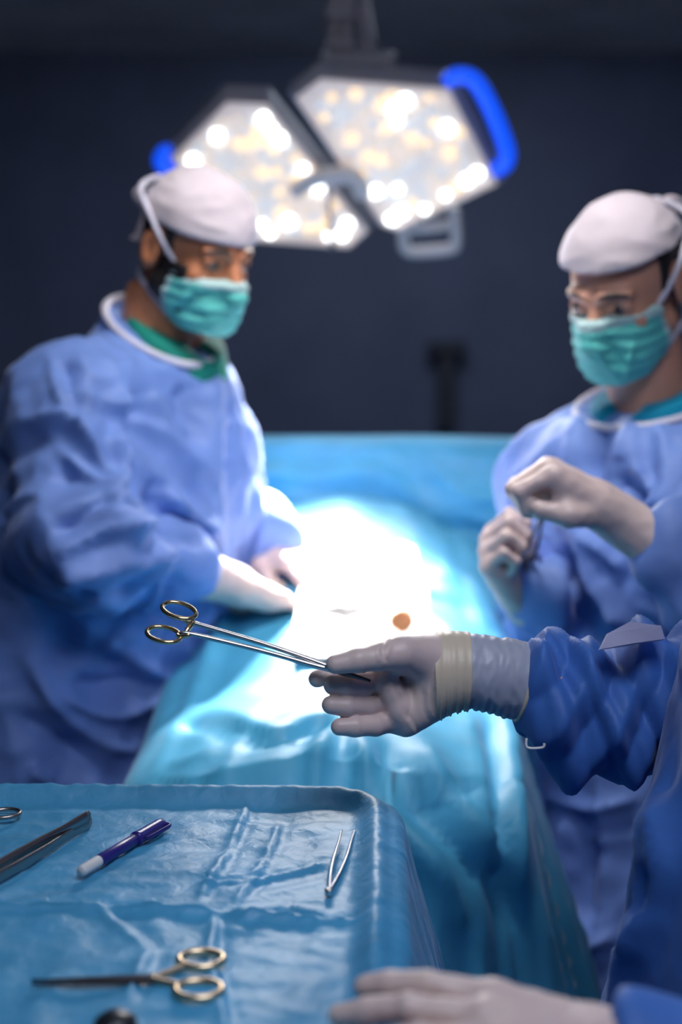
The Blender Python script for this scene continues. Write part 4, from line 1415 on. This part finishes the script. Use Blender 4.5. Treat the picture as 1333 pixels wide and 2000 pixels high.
V, F = loft(cuff_rings([(848, 1246, 1402, 1.3045, 0.034, -4), (862, 1240, 1397, 1.305, 0.0345, -2), (885, 1238, 1387, 1.306, 0.0345, 0), (916, 1240, 1381, 1.308, 0.034, 2)], 72, 0.0022, w_band, 44), cap=True)
bnd = mesh_obj('glove_band', V, F, M['glove_band'], gl)
for dx_ in (0, 9):
    rg = px_ring(1024 + dx_, 1266, 1405 + dx_ * .2, 1.316, 0.033, 40, 18)
    mesh_obj('rolled_edge', *tube(rg, 0.0020, 8, closed=True), M['glove_band'], gl)

# the other gloved hand, close to the lens at the bottom
w0 = P(1230, 2085, 0.83)
ch, pm = hand_model(w0, P(940, 2005, 0.845) - w0, np.array([0.15, 0.25, -1.0]), -1, (0.18, 0.22, 0.26, 0.3), 0.3, spread=1.4, scale=1.0, cuff=P(1340, 2120, 0.83))
g2 = make_glove('glove', ch, pm, M['glove'], nurse, 0.0026, seed=11)

# ================================================================== instruments
def ellipse_ring(c, u, v, a, b, r, n=36, sides=10):
    t = np.linspace(0, 2 * math.pi, n, endpoint=False)
    return tube(c + np.cos(t)[:, None] * u * a + np.sin(t)[:, None] * v * b, r, sides, closed=True)


# ---- needle holder in the passing hand
nh = empty('needle_holder', P(560, 1285, 1.268))
tip = P(724, 1330, 1.266)
joint = P(648, 1306, 1.268)
for nm, (cx, cy), aend, bpts, dd in (('ring_handle', (350, 1192), (368, 1214), [(368, 1214), (385, 1219), (520, 1259), (630, 1297), (650, 1306)], 1.292),
                                     ('ring_handle', (320, 1239), (352, 1240), [(352, 1240), (372, 1238), (500, 1268), (615, 1300), (650, 1308)], 1.272)):
    c = P(cx, cy, dd)
    e = P(cx + 33, cy + (8 if cy < 1200 else 6), dd - 0.003)
    u_ = e - c
    v_ = (P(cx + 3, cy - 14, dd + 0.014) - c)
    ring = mesh_obj(nm, *ellipse_ring(c, u_, v_, 1.0, 1.0, 0.0021, 44), M['gold'], nh)
    pts = [P(x, y, np.interp(x, [350, 650], [dd - 0.003, 1.268])) for x, y in bpts]
    q = spline(pts, 40)
    k = len(q)
    mesh_obj('shank', *tube(q, np.interp(np.arange(k), [0, 4, k - 6, k - 1], [0.0016, 0.0021, 0.0026, 0.0032]), 10), M['steel'], nh)
    neck_ = spline([P(aend[0] - 6, aend[1] - (4 if cy < 1200 else 2), dd - 0.002), P(aend[0] + 2, aend[1] + 2, dd - 0.003), P(aend[0] + 20, aend[1] + (5 if cy < 1200 else 0), dd - 0.004)], 10)
    mesh_obj('gold_neck', *tube(neck_, [0.0026] * (len(neck_) - 2) + [0.0024, 0.0019], 10), M['gold'], ring)
rt = spline([P(378, 1212, 1.284), P(372, 1222, 1.280), P(366, 1230, 1.276), P(360, 1238, 1.272)], 10)
mesh_obj('ratchet', *tube(rt, [0.0018] * 3 + [0.0026] * 4 + [0.0018] * (len(rt) - 7), 8), M['gold'], nh)
q = spline([joint - (tip - joint) * 0.15, joint, joint + (tip - joint) * 0.4, tip], 20)
mesh_obj('jaw', *tube(q, np.interp(np.linspace(0, 1, len(q)), [0, 0.2, 0.6, 1], [0.0034, 0.0042, 0.0034, 0.0014]), 10, flat=((0, 1, 0.3), 0.7)), M['steel_dark'], nh)
v, f = lathe(P(640, 1303, 1.2625), (0, -1, 0), [(0.0003, -0.006), (0.0024, -0.0055), (0.0024, 0.0015), (0.0003, 0.0018)], 12)
mesh_obj('box_lock', v, f, M['steel'], nh)
tag(nh, 'long steel needle holder with gold ring handles held out by the gloved hand', 'needle holder')

# ---- marker pen on the tray
ZP = ZT + 0.0095
a, b = on_table(158, 1702, ZP), on_table(318, 1608, ZP)
ax = unit(b - a)
Lp = np.linalg.norm(b - a)
v, f = lathe(a, ax, [(0.0042, 0), (0.0046, 0.0006), (0.0050, 0.002), (0.0052, Lp * 0.20), (0.0052, Lp * 0.205)], 20)
pen = empty('marker_pen', (a + b) / 2 - np.array([0, 0, 0.0055]))
mesh_obj('end_plug', v, f, M['white_plastic'], pen)
v, f = lathe(a, ax, [(0.0052, Lp * 0.20), (0.0055, Lp * 0.205), (0.0055, Lp * 0.66), (0.0050, Lp * 0.665)], 20)
brl = mesh_obj('barrel', v, f, M['violet'], pen)
v, f = lathe(a, ax, [(0.0050, Lp * 0.645), (0.0068, Lp * 0.65), (0.0070, Lp * 0.67), (0.0064, Lp * 0.685), (0.0061, Lp * 0.95), (0.0052, Lp * 0.99), (0.002, Lp)], 20)
capo = mesh_obj('pen_cap', v, f, M['violet'], pen)
sd = unit(np.cross(ax, (0, 0, 1)))
q = spline([a + ax * Lp * 0.985 + sd * 0.003 + np.array([0, 0, .001]), a + ax * Lp * 0.985 + sd * 0.0095, a + ax * Lp * 0.86 + sd * 0.0098, a + ax * Lp * 0.73 + sd * 0.0090, a + ax * Lp * 0.70 + sd * 0.0075], 16)
mesh_obj('clip', *tube(q, 0.0022, 8, flat=(sd, 0.55)), M['violet'], capo)
# faint printed line along the barrel
tp = unit(np.cross(sd, ax)) * 0.0054
tp = tp if tp[2] > 0 else -tp
rnd = random.Random(4)
pv = []
pos = 0.26
while pos < 0.62:
    ln = rnd.uniform(0.008, 0.022)
    pv.append(rbox(a + ax * Lp * (pos + ln / 2) + tp - sd * 0.0012, (ln * Lp / 2, 0.0005, 0.0003), np.stack([ax, sd, unit(tp)], 1), 0.0001))
    pos += ln + rnd.uniform(0.006, 0.014)
v, f = join(*pv)
mesh_obj('print', v, f, M['violet_print'], brl, smooth=False)
tag(pen, 'violet marker pen with a white end lying on the blue tray cover', 'pen')

# ---- tweezers: two sprung blades from a common end
def tweezers(name, end, tip1, tip2, w_end, w_tip, mat, label, thick=0.0012, bow=0.003, grip=None):
    root = empty(name, (end + tip1 + tip2) / 3)
    for i, tp_ in enumerate((tip1, tip2)):
        mid = (end + tp_) / 2
        out = unit((tip1 - tip2) * (1 if i == 0 else -1))
        q = spline([end, end * 0.75 + tp_ * 0.25 + out * bow, mid + out * bow * 1.1, end * 0.2 + tp_ * 0.8 + out * bow * 0.3, tp_], 32)
        k = np.linspace(0, 1, len(q))
        w = np.interp(k, [0, 0.15, 0.55, 0.9, 1], [w_end, w_end * 1.0, w_end * 1.15, w_tip * 1.6, w_tip])
        ax_ = unit(tp_ - end)
        side = unit(np.cross(ax_, out))
        rings = []
        for p_, ww in zip(q, w):
            rings.append(np.array([p_ + side * ww + out * thick, p_ + side * ww * 0.8 + out * thick * 1.3, p_ - side * ww * 0.8 + out * thick * 1.3, p_ - side * ww + out * thick, p_ - side * ww - out * thick, p_ + side * ww - out * thick]))
        bl = mesh_obj('blade', *loft(rings), mat, root)
        if grip:
            for s_ in np.linspace(grip[0], grip[1], 8):
                j = int(s_ * (len(q) - 1))
                mesh_obj('grip_ridge', *tube([q[j] + side * w[j] * 0.85 + out * thick * 1.2, q[j] + out * thick * 1.35, q[j] - side * w[j] * 0.85 + out * thick * 1.2], 0.0006, 6), mat, bl)
    mesh_obj('joint', *rbox(end, (w_end * 0.9, 0.003, w_end * 0.9), None, 0.0008), mat, root)
    return tag(root, label, 'tweezers')


e = on_table(642, 1742, ZT + 0.006)
tweezers('fine_tweezers', e, on_table(668, 1622, ZT + 0.010), on_table(693, 1622, ZT + 0.005), 0.0036, 0.0008, M['steel'], 'small pointed steel tweezers lying open near the right rim of the tray', bow=0.0035)
e2 = on_table(-120, 1768, ZT + 0.013)
t1 = on_table(176, 1594, ZT + 0.017)
t2 = on_table(178, 1603, ZT + 0.009)
fc = empty('dressing_forceps', (e2 + t1) / 2 - np.array([0, 0, 0.013]))
for i, (tp_, sg) in enumerate(((t1, 1), (t2, -1))):
    axx = unit(tp_ - e2)
    sdv = unit(np.cross(axx, (0, 0, 1)))     # horizontal
    out = -sdv * sg if np.dot(-sdv, np.array([0, 1, 0])) > 0 else sdv * sg
    q = spline([e2, e2 * 0.7 + tp_ * 0.3 + out * 0.006, e2 * 0.4 + tp_ * 0.6 + out * 0.006, e2 * 0.15 + tp_ * 0.85 + out * 0.002, tp_], 30)
    k = np.linspace(0, 1, len(q))
    w = np.interp(k, [0, 0.3, 0.7, 0.86, 0.97, 1], [0.0035, 0.005, 0.0046, 0.0062, 0.0066, 0.003])
    rings = []
    for p_, ww in zip(q, w):
        z_ = np.array([0, 0, ww])
        rings.append(np.array([p_ + z_ + out * 0.0006, p_ + z_ * 0.8 + out * 0.0011, p_ - z_ * 0.8 + out * 0.0011, p_ - z_ + out * 0.0006, p_ - z_ - out * 0.0008, p_ + z_ - out * 0.0008]))
    mesh_obj('blade', *loft(rings), M['steel_mid'], fc)
tag(fc, 'broad steel dressing forceps lying beside the violet pen at the left edge', 'forceps')

# ---- scissors in the foreground
def scissors(name, label, piv, tipp, ring_cs, ru, rv, r_tube, blade_w, mats, zlift=0.004, cat='scissors'):
    root = empty(name, np.array([piv[0], piv[1], ZT + 0.001]))
    axd = unit(tipp - piv)
    sd_ = unit(np.cross((0, 0, 1), axd))
    for i, c in enumerate(ring_cs):
        side = 1 if np.dot(c - piv, sd_) > 0 else -1
        ring = mesh_obj('ring_handle', *ellipse_ring(c, ru, rv, 1, 1, r_tube, 40, 10), mats[0], root)
        near = c + unit(piv - c) * np.linalg.norm(ru) * 0.86 - np.array([0, 0, 0])
        q = spline([near, near * 0.55 + piv * 0.45 + sd_ * side * 0.0005, piv + sd_ * side * 0.0008], 12)
        mesh_obj('shank', *tube(q, np.interp(np.arange(len(q)), [0, len(q) - 1], [r_tube * 1.15, blade_w * 0.75]), 10, flat=((0, 0, 1), 0.7)), mats[1], root)
        zz = np.array([0, 0, 0.0012 * side])
        n = 20
        rings = []
        for k in range(n):
            t_ = k / (n - 1)
            p_ = piv - axd * 0.008 + (tipp - piv + axd * 0.008) * t_ + zz
            w_ = np.interp(t_, [0, 0.12, 0.8, 1], [blade_w, blade_w * 1.1, blade_w * 0.6, blade_w * 0.12])
            rings.append(np.array([p_ + sd_ * w_ * (1 - .25 * side) + (0, 0, 0.0002), p_ + (0, 0, 0.0013), p_ - sd_ * w_ * (1 + .25 * side) + (0, 0, 0.0002), p_ - (0, 0, 0.0008)]))
        mesh_obj('blade', *loft(rings), mats[2], root)
    v, f = lathe(piv + np.array([0, 0, -0.002]), (0, 0, 1), [(0.0005, 0), (0.003, 0.0005), (0.003, 0.0045), (0.0022, 0.0055), (0.0004, 0.0058)], 14)
    mesh_obj('screw', v, f, mats[1], root)
    return tag(root, label, cat)


zr = ZT + 0.0075
pv_ = on_table(300, 1912, zr)
tp_ = on_table(62, 1919, zr)
c1, c2 = on_table(393, 1874, zr), on_table(388, 1933, zr)
scissors('surgical_scissors', 'gold-handled dark scissors lying closed across the tray front', pv_, tp_, (c1, c2), np.array([0.0165, -0.001, 0]), np.array([0.001, 0.0135, 0]), 0.0032, 0.0045, (M['gold_dull'], M['gold_dull'], M['steel_dark']))
# gold necks where rings meet
# ring of another instrument at the left edge
zr2 = ZT + 0.008
scissors('ring_scissors', 'steel ring-handled scissors cut off at the left edge near the tray rim', on_table(-120, 1586, zr2), on_table(-330, 1590, zr2), (on_table(8, 1589, zr2), on_table(-48, 1566, zr2 + 0.004)), np.array([0.0150, 0.002, 0]), np.array([-0.001, 0.0120, 0]), 0.0022, 0.004, (M['steel_mid'], M['steel_mid'], M['steel_dark']))
# dark knob at the bottom edge of the picture
kb = on_table(226, 2034, ZT + 0.002)
kn = empty('dark_handle', kb)
v, f = lathe(kb + np.array([0, 0, 0.004]), (0, 0, 1), [(0.002, -0.003), (0.013, -0.002), (0.0155, 0.003), (0.0145, 0.011), (0.009, 0.0155), (0.001, 0.0165)], 24)
mesh_obj('knob', v, f, M['black_plastic'], kn)
mesh_obj('stem', *tube([kb + np.array([0, -0.01, 0.008]), kb + np.array([0.0, -0.05, 0.008]), kb + np.array([0.005, -0.11, 0.007])], [0.0065, 0.005, 0.004], 12), M['black_plastic'], kn)
tag(kn, 'black rounded instrument handle at the bottom edge of the tray', 'handle')

# ---- suture scissors between the right surgeon's hands
sv = empty('suture_forceps', P(1048, 1050, 1.83))
for dx_, nm in ((-9, 'shank'), (9, 'shank')):
    q = spline([P(1070, 975, 1.72), P(1056 + dx_ * .4, 1020, 1.79), P(1042 + dx_, 1065, 1.86), P(1028 + dx_ * 1.4, 1098, 1.895)], 20)
    mesh_obj(nm, *tube(q, np.interp(np.arange(len(q)), [0, len(q) - 1], [0.0016, 0.0028]), 8), M['steel_dark'], sv)
for dx_ in (-14, 12):
    c = P(1030 + dx_, 1104, 1.90)
    mesh_obj('ring_handle', *ellipse_ring(c, np.array([0.010, 0.004, 0.002]), np.array([0, 0.004, 0.013]), 1, 1, 0.0024, 28, 8), M['steel_dark'], sv)
tag(sv, 'thin dark steel forceps between the right surgeon\'s two gloved hands', 'forceps')

# ---- swabs in the brightly lit field
def swab(name, c, r, mat, label, seed, cat='swab'):
    def f_(p):
        return ell(p, c, r)
    V, Q = nets(f_, np.asarray(c) - np.array(r) - 0.02, np.asarray(c) + np.array(r) + 0.02, 0.004)
    N = normals(V, Q)
    V = V + N * (0.006 * (ridge(V * 40 + seed) - 0.5) + 0.004 * perlin(V * 70 + seed))[:, None]
    return tag(mesh_obj(name, V, Q, mat), label, cat)


swab('gauze_swab', P(785, 1212, 1.98), (0.016, 0.022, 0.014), M['gauze'], 'orange-stained swab at the right end of the bright operating field', 1.0)
swab('gauze_swab', P(665, 1186, 2.04), (0.030, 0.030, 0.010), M['gauze_white'], 'white folded swab in the middle of the bright operating field', 5.0)
